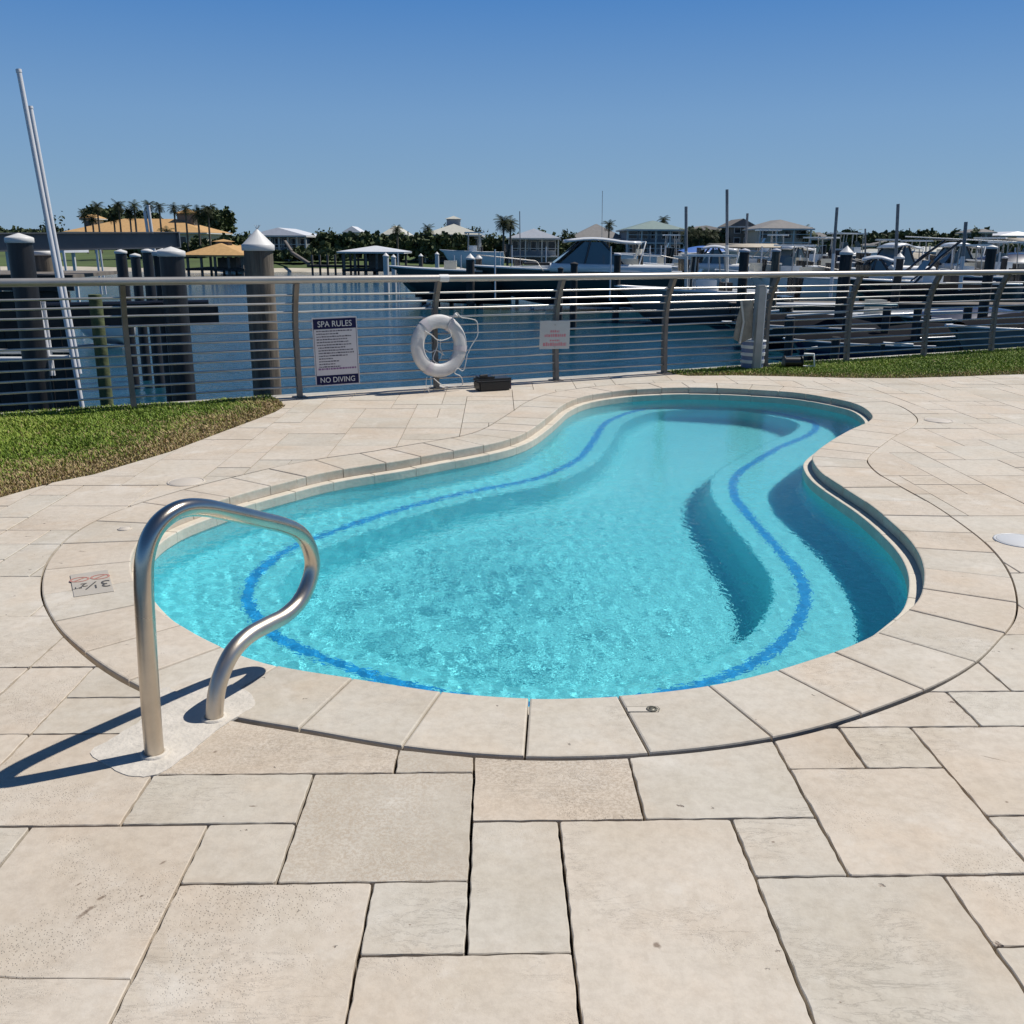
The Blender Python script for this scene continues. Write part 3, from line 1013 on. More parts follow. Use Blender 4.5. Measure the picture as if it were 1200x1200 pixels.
def lawn(name, poly, edge, n, hgt, straw, seed, label_stuff, straw_rng=.55):
    mb = MB()
    vv, ff = cdt_faces([poly])
    mb.add([(p.x, p.y, -.006) for p in vv], [f for f, o in ff if 0 in o])
    st = struct(name, mb, M_turf)
    r = np.random.RandomState(seed)
    arr = np.array(poly)
    k = int(n * 2.5)
    X = r.uniform(max(arr[:, 0].min(), -7.5), min(arr[:, 0].max(), 10.5), k)
    Y = r.uniform(max(arr[:, 1].min(), 3.5), min(arr[:, 1].max(), 16), k)
    ins = np.zeros(k, bool)
    px, py = arr[:, 0], arr[:, 1]; xn, yn = np.roll(px, -1), np.roll(py, -1)
    for a, b_, c_, d_ in zip(px, py, xn, yn):
        if b_ == d_: continue
        m_ = (b_ > Y) != (d_ > Y)
        ins ^= m_ & (X < (c_ - a) * (Y - b_) / (d_ - b_) + a)
    ins &= np.abs(X) < .60 * Y + .8
    X, Y = X[ins][:n], Y[ins][:n]
    k = len(X)
    de = dist_to_poly(X, Y, edge)
    big = vnoise(X, Y, 1.3, seed) * .6 + vnoise(X, Y, 4, seed + 1) * .4
    strawness = np.clip(straw * np.exp(-(de / (.16 + straw_rng * big)) ** 2.0), 0, 1)
    tone = np.clip(r.normal(.33, .12, k) + (big - .5) * .35, .02, .62)
    isst = r.rand(k) < strawness + .05
    tone[isst] = r.uniform(.68, 1.0, isst.sum())
    H_ = hgt * (.55 + .9 * vnoise(X, Y, 2.6, seed + 2)) * r.uniform(.5, 1.2, k) * np.clip(.45 + de / .4, .45, 1)
    A = r.uniform(0, 2 * PI, k); ln = H_ * r.uniform(.15, 1.3, k)
    W = r.uniform(.0016, .0034, k) * (1 + Y / 14)
    dx, dy = np.cos(A) * ln, np.sin(A) * ln
    sxv, syv = -np.sin(A + r.uniform(-1, 1, k)) * W, np.cos(A) * W
    z0 = np.full(k, -.008)
    V = np.stack([np.stack([X - sxv, Y - syv, z0], 1), np.stack([X + sxv, Y + syv, z0], 1),
                  np.stack([X + dx * .4 + sxv * .8, Y + dy * .4 + syv * .8, H_ * .65], 1),
                  np.stack([X + dx * .4 - sxv * .8, Y + dy * .4 - syv * .8, H_ * .65], 1),
                  np.stack([X + dx, Y + dy, H_ * r.uniform(.8, 1.1, k)], 1)], 1).reshape(-1, 3)
    i0 = np.arange(k) * 5
    me = bpy.data.meshes.new(name + '_blades')
    me.vertices.add(len(V)); me.vertices.foreach_set('co', V.ravel())
    loops = np.concatenate([np.stack([i0, i0 + 1, i0 + 2, i0 + 3], 1), ], 0)
    lt = np.stack([i0 + 3, i0 + 2, i0 + 4], 1)
    allL = np.concatenate([loops.ravel(), lt.ravel()])
    me.loops.add(len(allL)); me.loops.foreach_set('vertex_index', allL)
    st_ = np.concatenate([np.arange(k) * 4, k * 4 + np.arange(k) * 3])
    me.polygons.add(2 * k); me.polygons.foreach_set('loop_start', st_)
    me.update(calc_edges=True)
    at_ = me.attributes.new('tone', 'FLOAT', 'POINT')
    at_.data.foreach_set('value', np.repeat(tone, 5).astype(np.float32))
    o = link('grass', me, M_grass)
    o['kind'] = 'stuff'; o['label'] = label_stuff; o['category'] = 'grass'
    return st
lawn('lawn', polyL, [tuple(p[:2]) for p in LAWNL], 140000, .030, 1.0, 3, 'green lawn with a dry straw border left of the deck in front of the railing', .8)
lawn('lawn', polyR, [tuple(p[:2]) for p in LAWNR], 100000, .024, .75, 8, 'short green lawn strip right of the deck in front of the railing', .25)

# seawall
M_conc = mat('seawall_concrete', (.40, .38, .34), .85, var=.25, vscale=3, bump=.4, bscale=25)
mb = MB()
a0, a1, b0, b1 = fline(-30, .125), fline(60, .125), fline(60, .38), fline(-30, .38)
mb.prism([(p.x, p.y) for p in (a0, a1, b1 if False else b0, b1)], -.25, -.02)
struct('seawall_cap', mb, M_conc)
a0, a1, b0, b1 = fline(-30, .16), fline(60, .16), fline(60, .32), fline(-30, .32)
mb = MB(); mb.prism([(p.x, p.y) for p in (a0, a1, b0, b1)], -3.2, -.25)
struct('seawall', mb, M_conc)

# ------------------------------------------------------------------ railing along the seawall
rail = thing('metal_railing', 'long weathered aluminium railing with curved posts and eleven thin bars along the seawall', 'railing', tuple(fline(0)))
RZ = .0
def prof(h):
    """offset towards the pool of the post at height h"""
    if h < .62: return -.03 * math.sin(h / .62 * PI / 2)
    u = (h - .62) / .52
    return -.03 + .15 * u * u
def rp(s, h, extra=0.0):
    p = fline(s, -prof(h) + extra, h)
    return p - fline(0)
HT = 1.13
s_lo, s_hi = -7.0, 22.0
NS = 30
top_pts = [rp(s_lo + (s_hi - s_lo) * k / NS, HT) for k in range(NS + 1)]
obj('top_rail', MB().tube(top_pts, .036, 14), M_alu, rail)
posts_px = [-170, -30, 151, 349, 511, 652, 779, 897, 992, 1082, 1160, 1230, 1290]
post_s = [s_of(p) for p in posts_px]
M_post = mat('post_bronze_grey', (.20, .175, .15), .5, .4, var=.18, vscale=6, bump=.06)
for s in post_s:
    pts = [rp(s, h) for h in np.linspace(0, HT - .02, 12)]
    mb = MB()
    w2, d2 = .0225, .034
    rings = []
    for k, p in enumerate(pts):
        t = (pts[min(k + 1, 11)] - pts[max(k - 1, 0)]).normalized()
        nn = (fn * 1.0 - t * fn.dot(t)).normalized()
        rings.append([p + fdir * a + nn * b_ for a, b_ in ((-w2, -d2), (w2, -d2), (w2, d2), (-w2, d2))])
    vs = [q for r_ in rings for q in r_]
    fs = [(k * 4 + i, k * 4 + (i + 1) % 4, k * 4 + 4 + (i + 1) % 4, k * 4 + 4 + i) for k in range(11) for i in range(4)] + [(3, 2, 1, 0), (44, 45, 46, 47)]
    mb.add(vs, fs)
    po = obj('post', mb, M_post, rail)
    q = pts[0]
    obj('base_plate', MB().prism([tuple((q + fdir * a + fn * b_)[:2]) for a, b_ in ((-.06, -.07), (.06, -.07), (.06, .07), (-.06, .07))], -.004, .010), M_post, po)
hs = [.985, .905, .825, .735, .65, .565, .475, .385, .295, .20, .105]
M_bar = mat('bar_aluminium', (.58, .56, .52), .33, .75, var=.15, vscale=2)
for k, h in enumerate(hs):
    nseg = 60
    pts = [rp(s_lo + (s_hi - s_lo) * q / nseg, h) + Vector((0, 0, random.uniform(-.0025, .0025))) for q in range(nseg + 1)]
    obj('bar', MB().tube(pts, .0100, 8), M_bar, rail)
sleeve_s = s_of(516)
obj('rail_sleeve', MB().tube([rp(sleeve_s - .05, HT), rp(sleeve_s + .05, HT)], .0385, 14), M_white, rail)

# ------------------------------------------------------------------ signs
def rail_frame(px, h, extra):
    """a place on the pool side of the railing: position and yaw so that -y local faces the pool"""
    s = s_of(px)
    p = fline(s, -prof(h) - extra, h)
    return p, math.atan2(fdir.y, fdir.x)
M_navy = mat('navy_sign', (.010, .012, .060), .6, spec=.2)
M_signw = mat('sign_white', (.60, .58, .60), .4, var=.04)
p, yaw = rail_frame(394.5, .55, .05)
yaw2 = yaw - .12
pc = at(394, 412, p.y - .02)
sg = thing('spa_rules_sign', 'white sign with navy SPA RULES and NO DIVING bands tied to the railing', 'sign', (pc.x, pc.y, pc.z), yaw2)
sg.rotation_euler = (R(4), R(-1.5), yaw2)
W_, H_ = .238, .335
SW, SH = .245, .345
sg.scale = (.90, .95, .98)
def slab(x0, x1, z0, z1, y0, y1, r=0.0):
    if r <= 0:
        return MB().box(x0, x1, y0, y1, z0, z1)
    pts = []
    for cx, cz, a0 in ((x1 - r, z1 - r, 0), (x0 + r, z1 - r, 90), (x0 + r, z0 + r, 180), (x1 - r, z0 + r, 270)):
        for k in range(5):
            a = R(a0 + 22.5 * k); pts.append((cx + r * math.cos(a), cz + r * math.sin(a)))
    n = len(pts)
    vs = [(x, y0, z) for x, z in pts] + [(x, y1, z) for x, z in pts]
    return MB().add(vs, [tuple(range(n)), tuple(range(2 * n - 1, n - 1, -1))] + [(i + n, (i + 1) % n + n, (i + 1) % n, i) for i in range(n)])
obj('panel', slab(-SW, SW, -SH, SH, -.003, .003, .015), M_signw, sg)
def band(z0, z1, txt, size, zc):
    o = obj('navy_band', slab(-SW + .016, SW - .016, z0, z1, -.0045, -.0032), M_navy, sg)
    l_ = link('lettering', text_mesh(txt, size), M_white, sg)
    l_.rotation_euler = (PI / 2, 0, 0); l_.location = (0, -.0052, zc); l_.scale = (.98, 1, 1)
band(SH - .115, SH - .014, 'SPA RULES', .082, SH - .068)
band(-SH + .014, -SH + .110, 'NO DIVING', .076, -SH + .060)
# body copy far too small to read: rows of broken dark strokes
mb = MB(); rr = random.Random(9)
z = SH - .135
rows = [1, .62, .98, .85, .88, .96, .80, 1, 1.02, .85, .42, .60, .48, .62]
for k, f in enumerate(rows):
    x = -SW + .04 + (.012 if k > 5 else 0)
    xe = -SW + .04 + f * (2 * SW - .10)
    while x < xe:
        w_ = rr.uniform(.010, .034)
        mb.box(x, min(x + w_, xe), -.0042, -.0034, z - .0065, z + .0065 * rr.uniform(.4, 1))
        x += w_ + .006
    z -= .0275
obj('small_print', mb, mat('dark_ink', (.06, .05, .08), .5), sg)
mb = MB(); x = -SW + .04
while x < SW - .04:
    w_ = rr.uniform(.012, .03); mb.box(x, x + w_, -.0042, -.0034, z - .004, z + .014); x += w_ + .007
obj('purple_print', mb, mat('purple_ink', (.22, .10, .24), .5), sg)
mb = MB()
for s_ in (1,):
    obj('frame_line', MB().box(-SW + .012, -SW + .016, -.0042, -.0034, -SH + .014, SH - .014).box(SW - .016, SW - .012, -.0042, -.0034, -SH + .014, SH - .014), M_navy, sg)

pc = at(650, 393, fline(s_of(650)).y - .10)
sg = thing('warning_sign', 'small square white sign with faded red print on the railing post', 'sign', (pc.x, pc.y, pc.z), yaw - .25)
sg.rotation_euler = (R(3), 0, yaw - .25)
Q = .158
obj('panel', slab(-Q - .012, Q + .012, -Q + .01, Q, -.003, .003, .006), mat('sign_cream', (.56, .53, .50), .5, var=.06), sg)
mb = MB()
for z, x0, x1, hh in ((.045, -.05, .05, .013), (.0, -.115, .125, .016), (-.055, -.055, .06, .009), (-.095, -.13, .135, .020)):
    x = x0
    while x < x1:
        w_ = rr.uniform(.012, .024); mb.box(x, min(x + w_, x1), -.0042, -.0034, z - hh, z + hh * rr.uniform(.5, 1)); x += w_ + .007
obj('faded_print', mb, M_pink, sg)
obj('screw', MB().tube([(0, -.003, .115), (0, -.009, .115)], .007, 10), M_alu, sg)
obj('screw', MB().tube([(0, -.003, -.125), (0, -.009, -.125)], .007, 10), M_alu, sg)

# ------------------------------------------------------------------ ring buoy with rope
M_buoy = mat('buoy_white', (.62, .60, .57), .6, var=.14, vscale=7, bump=.25, bscale=60)
M_rope = mat('rope_white', (.66, .64, .60), .8, var=.1, vscale=60)
sb = s_of(514)
pb = at(514.5, 405.5, fline(sb).y - .20)
rb = thing('ring_buoy', 'white ring life buoy with loose rope hanging on the railing', 'life buoy', tuple(pb), yaw)
rb.rotation_euler = (R(-3), R(0), yaw + .10)
rb.scale = (.92, .92, .92)
Ro, Ri = .345, .195
mb = MB(); vs = []; nu, nv = 56, 16
for i in range(nu):
    a = 2 * PI * i / nu
    for j in range(nv):
        b_ = 2 * PI * j / nv
        cr_x = (Ro + Ri) / 2 + (Ro - Ri) / 2 * math.copysign(abs(math.cos(b_)) ** .8, math.cos(b_))
        yy = .048 * math.copysign(abs(math.sin(b_)) ** .7, math.sin(b_))
        vs.append((cr_x * math.cos(a), yy, cr_x * math.sin(a)))
fs = [(i * nv + j, i * nv + (j + 1) % nv, ((i + 1) % nu) * nv + (j + 1) % nv, ((i + 1) % nu) * nv + j) for i in range(nu) for j in range(nv)]
mb.add(vs, fs, True)
obj('ring', mb, M_buoy, rb)
M_band = mat('buoy_band', (.60, .55, .55), .7, var=.1)
for a0 in (R(-8), R(125), R(238), R(60)):
    mb = MB(); vs = []; nn_ = 5
    for i in range(nn_):
        a = a0 + R(9) * (i / (nn_ - 1) - .5) * 1.4
        for j in range(nv):
            b_ = 2 * PI * j / nv
            cr_x = (Ro + Ri) / 2 + ((Ro - Ri) / 2 + .004) * math.copysign(abs(math.cos(b_)) ** .8, math.cos(b_))
            yy = .052 * math.copysign(abs(math.sin(b_)) ** .7, math.sin(b_))
            vs.append((cr_x * math.cos(a), yy, cr_x * math.sin(a)))
    mb.add(vs, [(i * nv + j, i * nv + (j + 1) % nv, (i + 1) * nv + (j + 1) % nv, (i + 1) * nv + j) for i in range(nn_ - 1) for j in range(nv)], True)
    obj('band', mb, M_band, rb)
def rope(pts, r=.0055):
    obj('rope', MB().tube(catmull([Vector(p) for p in pts], 7), r, 7), M_rope, rb)
def bp_(px, py, dy=-.06):                         # buoy-local x,z from photo pixels
    k = 1.05 / 107 * .97
    return ((px - 514.5) * .0122, dy, -(py - 405.5) * .0100)
rope([bp_(*p) for p in [(527, 376), (531, 370), (536, 375), (545, 377), (552, 380), (553, 389), (552, 397), (545, 408), (542, 415)]])
rope([bp_(*p) for p in [(527, 376), (522, 384), (524, 390), (524, 396), (516, 399), (510, 398), (505, 393), (498, 388)]])
rope([bp_(p[0], p[1], .0) for p in [(513, 398), (513, 405), (510, 412), (508, 420), (514, 425), (520, 424)]])
rope([bp_(p[0], p[1], .03) for p in [(518, 398), (517, 407), (519, 414), (516, 421)]])
rope([bp_(p[0], p[1], .01) for p in [(500, 408), (506, 412), (512, 410), (520, 416)]])
rope([bp_(*p) for p in [(541, 415), (539, 425), (536, 434), (530, 431), (527, 436), (533, 440), (535, 446), (534, 450), (524, 450), (514, 451)]])
rope([bp_(*p) for p in [(505, 440), (512, 447), (520, 450), (528, 452)]])
rope([bp_(*p) for p in [(498, 438), (497, 446), (500, 455)]], .003)
rope([bp_(*p) for p in [(502, 438), (502, 447), (499, 452)]], .003)
obj('knot', MB().lathe([(.001, -.02), (.022, -.012), (.026, .004), (.016, .02), (.001, .026)], bp_(530, 373), 9), M_rope, rb)

# black floodlight box by the railing foot
M_blk = mat('black_plastic', (.012, .012, .013), .35, var=.3)
pq = G(577, 457)
fb = thing('floodlight', 'black floodlight housing on the deck edge right of the life buoy', 'floodlight', (pq.x, pq.y, 0), yaw - .05)
bm = bmesh.new()
bmesh.ops.create_cube(bm, size=1)
for v in bm.verts:
    v.co.x *= .37 * (1 if v.co.z < 0 else 1.0); v.co.y *= .17; v.co.z = (v.co.z + .5) * .10 + .004
    if v.co.z < .05: v.co.x *= .93
bmesh.ops.bevel(bm, geom=bm.edges[:], offset=.012, segments=2, affect='EDGES')
me = bpy.data.meshes.new('housing'); bm.to_mesh(me); bm.free()
link('housing', me, M_blk, fb)
obj('lid', MB().box(-.18, .18, -.08, .08, .106, .130).box(-.17, .0, -.06, .05, .131, .150), M_blk, fb)
obj('rim', MB().box(-.19, .19, -.092, .092, .103, .109), mat('dark_grey_plastic', (.06, .06, .065), .3), fb)
obj('hinge', MB().tube([(-.16, -.05, .155), (-.08, -.05, .16)], .018, 10), M_blk, fb)
obj('side_plate', MB().box(.165, .182, -.075, .075, .012, .10), mat('purple_black', (.03, .012, .06), .3), fb)

# ------------------------------------------------------------------ bay water and far shore
BAY = -1.35
def bay_mat():
    m = bpy.data.materials.new('bay_water'); m.use_nodes = True
    nt = m.node_tree; N, L = nt.nodes, nt.links; b = N['Principled BSDF']
    b.inputs['Base Color'].default_value = (.008, .050, .080, 1)
    b.inputs['Roughness'].default_value = .06
    b.inputs['IOR'].default_value = 1.33
    b.inputs['Specular IOR Level'].default_value = .5
    tc = N.new('ShaderNodeNewGeometry')
    mp = N.new('ShaderNodeMapping'); mp.inputs['Scale'].default_value = (1.0, 1.7, 1.0); mp.inputs['Rotation'].default_value = (0, 0, .35)
    L.new(tc.outputs['Position'], mp.inputs[0])
    hh = None
    for s_, a_ in ((.9, .42), (2.8, .30), (9.0, .20)):
        nz = N.new('ShaderNodeTexNoise'); nz.inputs['Scale'].default_value = s_; nz.inputs['Detail'].default_value = 3
        L.new(mp.outputs[0], nz.inputs['Vector'])
        mm = N.new('ShaderNodeMath'); mm.operation = 'MULTIPLY_ADD'; mm.inputs[1].default_value = a_
        L.new(nz.outputs['Fac'], mm.inputs[0])
        if hh is None: mm.inputs[2].default_value = 0
        else: L.new(hh, mm.inputs[2])
        hh = mm.outputs[0]
    bp = N.new('ShaderNodeBump'); bp.inputs['Strength'].default_value = 1; bp.inputs['Distance'].default_value = .075
    L.new(hh, bp.inputs['Height']); L.new(bp.outputs[0], b.inputs['Normal'])
    return m
mb = MB(); mb.add([(-1500, -40, BAY), (1500, -40, BAY), (1500, 3000, BAY), (-1500, 3000, BAY)], [(0, 1, 2, 3)])
struct('bay_water', mb, bay_mat())

M_sand = mat('beach_sand', (.48, .43, .34), .95, var=.15, vscale=.5)
M_farlawn = mat('far_lawn', (.070, .105, .028), .95, var=.25, vscale=.15)
M_scrub = mat('scrub_ground', (.075, .080, .04), .95, var=.35, vscale=.3)
def shore(px):                                    # distance of the waterline along column px
    if px < 400: return 100 + 4 * math.sin(px * .02)
    return 100 + min(1, (px - 400) / 300) * 25
cols = list(range(-500, 1801, 50))
mbs, mbl = MB(), MB()
def strip(mbx, prof_, sel):
    vs = []
    for px in cols:
        k = (px - 600) / FPX
        for (o_, z) in prof_:
            Y = shore(px) + o_
            vs.append((k * Y * 1.0, Y, z))
    n = len(prof_)
    fs = [(i * n + j, (i + 1) * n + j, (i + 1) * n + j + 1, i * n + j + 1) for i in range(len(cols) - 1) for j in range(n - 1) if sel(cols[i])]
    mbx.add(vs, fs, True)
strip(mbs, [(-2, -2.0), (1.5, -1.25), (4.2, -1.02), (8, -.98)], lambda p: True)
struct('beach', mbs, M_sand)
strip(mbl, [(4.0, -1.03), (4.6, -.90), (40, .62), (90, 1.2), (1200, 4)], lambda p: True)
struct('far_bank', mbl, M_farlawn)

def P(px, py, D): return at(px, py, D)
def Zof(py, D, px=600): return at(px, py, D).z

# ------------------------------------------------------------------ foliage
def leaf_mat(name, c):
    m = mat(name, c, .7, var=.55, vscale=.9, rnd=.22)
    m.node_tree.nodes['Principled BSDF'].inputs['Specular IOR Level'].default_value = .2
    return m
M_leafd = leaf_mat('dark_leaves', (.082, .105, .046))
M_leafm = leaf_mat('mid_leaves', (.11, .14, .055))
M_palm = leaf_mat('palm_leaves', (.045, .058, .022))
M_bark = mat('bark', (.10, .08, .06), .9, var=.3, vscale=5)
M_pbark = mat('palm_bark', (.15, .125, .10), .9, var=.3, vscale=5)
def leaves(mb, c, rad, n, s, r, squash=1.0):
    """n leaf quads of size s gathered in clumps inside an ellipsoid"""
    k = max(3, n // 28)
    cl_ = r.normal(0, 1, (k, 3)); cl_ /= np.linalg.norm(cl_, axis=1)[:, None]
    cl_ *= (r.rand(k, 1) ** .45) * .86
    which = r.randint(0, k, n)
    p = cl_[which] + r.normal(0, .17, (n, 3))
    p = p * np.array(rad) + np.array(c)
    a = r.normal(0, 1, (n, 3)); a /= np.linalg.norm(a, axis=1)[:, None]
    b_ = np.cross(a, r.normal(0, 1, (n, 3))); b_ /= np.linalg.norm(b_, axis=1)[:, None]
    sz = s * r.uniform(.6, 1.4, (n, 1))
    V = np.stack([p - a * sz - b_ * sz * .6, p + a * sz - b_ * sz * .6, p + a * sz + b_ * sz * .6, p - a * sz + b_ * sz * .6], 1).reshape(-1, 3)
    k0 = len(mb.v)
    mb.v.extend(map(tuple, V.tolist()))
    mb.f.extend([(k0 + 4 * i, k0 + 4 * i + 1, k0 + 4 * i + 2, k0 + 4 * i + 3) for i in range(n)])
    mb.sm.extend([False] * n)
FR = np.random.RandomState(21)
def far_tree(label, px, ybase, ytop, wpx, D, m=None, group='trees on the far shore', n=420):
    base = P(px, ybase, D); top = Zof(ytop, D, px)
    h = top - base.z; w_ = wpx * D / FPX / 2
    t = thing('broadleaf_tree', label, 'tree', tuple(base), 0, group)
    tr = MB()
    for k in range(3):
        a = 2.1 * k
        tr.tube([(0, 0, -.5), (.05 * k, 0, h * .3), (math.cos(a) * w_ * .4, math.sin(a) * w_ * .4, h * .7)], .16, 6, r2=.05)
    obj('trunk', tr, M_bark, t)
    cb = MB(); leaves(cb, (0, 0, h * .58), (w_, w_ * .9, h * .44), n, max(.14, w_ * .075), FR)
    obj('crown', cb, m or M_leafd, t)
    return t
def frond(mb, base, az, L, up, droop, w, r):
    """an arching feather of leaflets on a midrib"""
    pts = []
    p = Vector(base); el = up
    for k in range(7):
        pts.append(p.copy())
        p = p + Vector((math.cos(az) * math.cos(el), math.sin(az) * math.cos(el), math.sin(el))) * (L / 6)
        el -= droop / 6
    side = Vector((-math.sin(az), math.cos(az), 0))
    for k in range(6):
        a, b_ = pts[k], pts[k + 1]
        wk = w * (.45 + .9 * math.sin(PI * (k + .7) / 7))
        for s in (-1, 1):
            for q in (.15, .6):
                c = a.lerp(b_, q); c2 = a.lerp(b_, min(q + .38, 1))
                tip = c2 + side * s * wk + (b_ - a) * .5 + Vector((0, 0, -wk * .45))
                mb.add([c, c2, tip], [(0, 1, 2)])
def palm(label, px, ybase, ycrown, D, size=1.5, n=22, group='palms on the far shore', lean=0, skirt=True):
    base = P(px, ybase, D); h = Zof(ycrown, D, px) - base.z
    t = thing('palm_tree', label, 'palm tree', tuple(base), random.uniform(0, 6), group)
    obj('trunk', MB().tube([(0, 0, -.5), (lean * .3, 0, h * .4), (lean * .8, 0, h * .8), (lean, 0, h)], .13, 8, r2=.09), M_pbark, t)
    cb = MB(); r = random.Random(px)
    for k in range(n):
        az = 2.399 * k + r.uniform(-.3, .3)
        up = 1.25 - 2.1 * (k / n) ** .9
        frond(cb, (lean, 0, h), az, size * r.uniform(.8, 1.1), up, r.uniform(.7, 1.5), size * .30, r)
    obj('crown', cb, M_palm, t)
    return t

# scrub belt: reads as one mass
hb = MB()
def belt(mbx, px0, px1, yt, yb, D, dens, s=.34, jag=3):
    px = px0
    while px < px1:
        w_ = random.uniform(9, 20)
        ytt = yt + random.uniform(-jag, jag)
        c0 = P(px + w_ / 2, (ytt + yb) / 2, D + random.uniform(-2, 3))
        hh = (yb - ytt) / 2 * D / FPX
        leaves(mbx, tuple(c0), (w_ * .8 * D / FPX, 1.6, hh * 1.05), int(dens * w_ * 3.2), s * .85, FR)
        px += w_ * .62
belt(hb, 150, 235, 286, 300, 120, 9)
belt(hb, 225, 300, 279, 300, 128, 10)
belt(hb, 360, 540, 276, 300, 120, 12)
belt(hb, 290, 400, 294, 303, 112, 8)
belt(hb, 540, 660, 280, 303, 135, 10)
belt(hb, 655, 760, 283, 303, 132, 9)
belt(hb, -60, 60, 271, 284, 140, 9)
belt(hb, 760, 1220, 289, 303, 138, 9)
belt(hb, 930, 1060, 276, 296, 150, 16)
belt(hb, 1050, 1150, 273, 296, 160, 18)
belt(hb, 1150, 1230, 279, 296, 160, 14)
belt(hb, 98, 135, 245, 262, 170, 10)
belt(hb, 150, 172, 250, 262, 170, 8)
belt(hb, 228, 262, 246, 275, 170, 12)
belt(hb, 800, 850, 271, 292, 136, 9)
belt(hb, 60, 250, 272, 284, 165, 7)
o = obj('scrub_belt', hb, M_leafd); tag(o, 'dark green scrub and mangrove belt along the far shore', 'shrubs'); o['kind'] = 'stuff'

for px, yt, w_, lab in [(52, 262, 26, 'left of the orange roofed house behind the white lift poles'), (70, 253, 34, 'round and tall beside the orange roofed house'),
                        (30, 268, 34, 'low at the far left behind the grey beam'), (128, 262, 20, 'under the palms at the left end of the orange roof'),
                        (243, 262, 26, 'at the right end of the orange roofed house'), (290, 272, 36, 'just left of the round capped piling'),
                        (385, 270, 34, 'right of the long white roofed house'), (425, 273, 34, 'behind the white roofed boat shelter'),
                        (531, 258, 26, 'left of the cream house tower'), (553, 262, 24, 'right of the cream house tower'),
                        (500, 268, 18, 'small and pointed left of the cream roofed house'), (576, 272, 26, 'dark between the cream house and the twin palm'),
                        (632, 264, 18, 'rounded above the white roof'), (664, 268, 20, 'between the white roof and the brown roofed house'),
                        (738, 277, 26, 'left of the green roofed house'), (818, 268, 30, 'over the brown house'), (838, 268, 26, 'beside the brown tower house'),
                        (990, 267, 32, 'dome shaped right of the grey hip roofed house'), (945, 276, 26, 'low right of the grey hip roofed house'),
                        (1075, 272, 36, 'wide and low behind the long flat roof'), (1110, 269, 44, 'wide canopy left of the dark blue house'), (1141, 268, 20, 'narrow beside the dark blue house')]:
    far_tree('dark evergreen tree ' + lab, px, 300, yt, w_, 150 if px > 700 else (165 if px < 262 else 135), M_leafd if random.random() < .6 else M_leafm, n=520)

for px, yc, s_, lab in [(103, 250, 1.3, 'shortest palm at the left end of the palm row'), (119, 242, 1.5, 'second palm from the left in the palm row'),
                        (144, 241, 1.5, 'tall palm third from the left in the palm row'), (156, 249, 1.35, 'lower palm fourth from the left in the palm row'),
                        (162, 241, 1.3, 'palm in the middle of the row left of the paired thin poles'), (179, 240, 1.35, 'palm in the row right of the paired thin poles'),
                        (191, 242, 1.3, 'palm just left of the roof cupola'), (208, 244, 1.25, 'palm in front of the roof cupola'),
                        (221, 244, 1.3, 'palm just right of the roof cupola'), (235, 250, 1.8, 'bushy palm second from the right end of the row'),
                        (247, 246, 1.7, 'bushy palm at the right end of the row'), (112, 256, 1.2, 'low palm crown under the left palm pair'), (137, 254, 1.2, 'low palm crown in front of the orange roof')]:
    palm(lab, px, 292, yc, 118, s_ * .72)
palm('twin palm, taller trunk, above the white roofed house', 590, 300, 260, 110, 1.25, 30)
palm('twin palm, shorter trunk, above the white roofed house', 598, 300, 262, 111, 1.1, 26)
palm('single small palm in front of the pyramid roof', 466, 290, 268, 118, .85)
palm('palm left of the cream roofed house with the tower', 502, 290, 268, 120, .95)
palm('palm left of the green roofed house', 713, 290, 263, 130, 1.05)
palm('palm behind the ridge of the green roofed house', 776, 290, 258, 150, 1.2)
for px, lab in ((806, 'left palm of three before the brown house'), (818, 'middle palm of three before the brown house'), (832, 'right palm of three before the brown house')):
    palm(lab, px, 300, 275, 120, 1.4)
palm('palm at the right end of the grey hip roofed house', 940, 300, 271, 125, 1.3)
palm('palm right of the orange house low before its roof', 197, 290, 272, 115, 1.1)

# ------------------------------------------------------------------ houses on the far shore
M_cream = mat('cream_wall', (.50, .46, .37), .85, var=.08, vscale=1)
M_wwall = mat('white_wall', (.58, .58, .56), .8, var=.06, vscale=1)
M_bluew = mat('blue_grey_wall', (.22, .26, .31), .8, var=.08, vscale=1)
M_brownw = mat('brown_wall', (.17, .15, .13), .85, var=.1, vscale=1)
M_pinkw = mat('tan_wall', (.33, .27, .21), .85, var=.1, vscale=1)
M_oroof = mat('orange_roof_tile', (.50, .30, .12), .85, var=.15, vscale=3)
M_croof = mat('cream_metal_roof', (.50, .49, .42), .6, var=.08, vscale=2)
M_wroof = mat('white_metal_roof', (.62, .63, .65), .5, var=.06, vscale=2)
M_groof = mat('green_grey_roof', (.20, .27, .25), .6, var=.08, vscale=2)
M_grroof = mat('grey_roof', (.22, .21, .20), .85, var=.12, vscale=2)
M_win = mat('window_glass', (.02, .025, .035), .12)
M_wood = mat('weathered_wood', (.16, .14, .12), .9, var=.3, vscale=6)
M_woodd = mat('dark_timber', (.045, .040, .036), .9, var=.4, vscale=5)
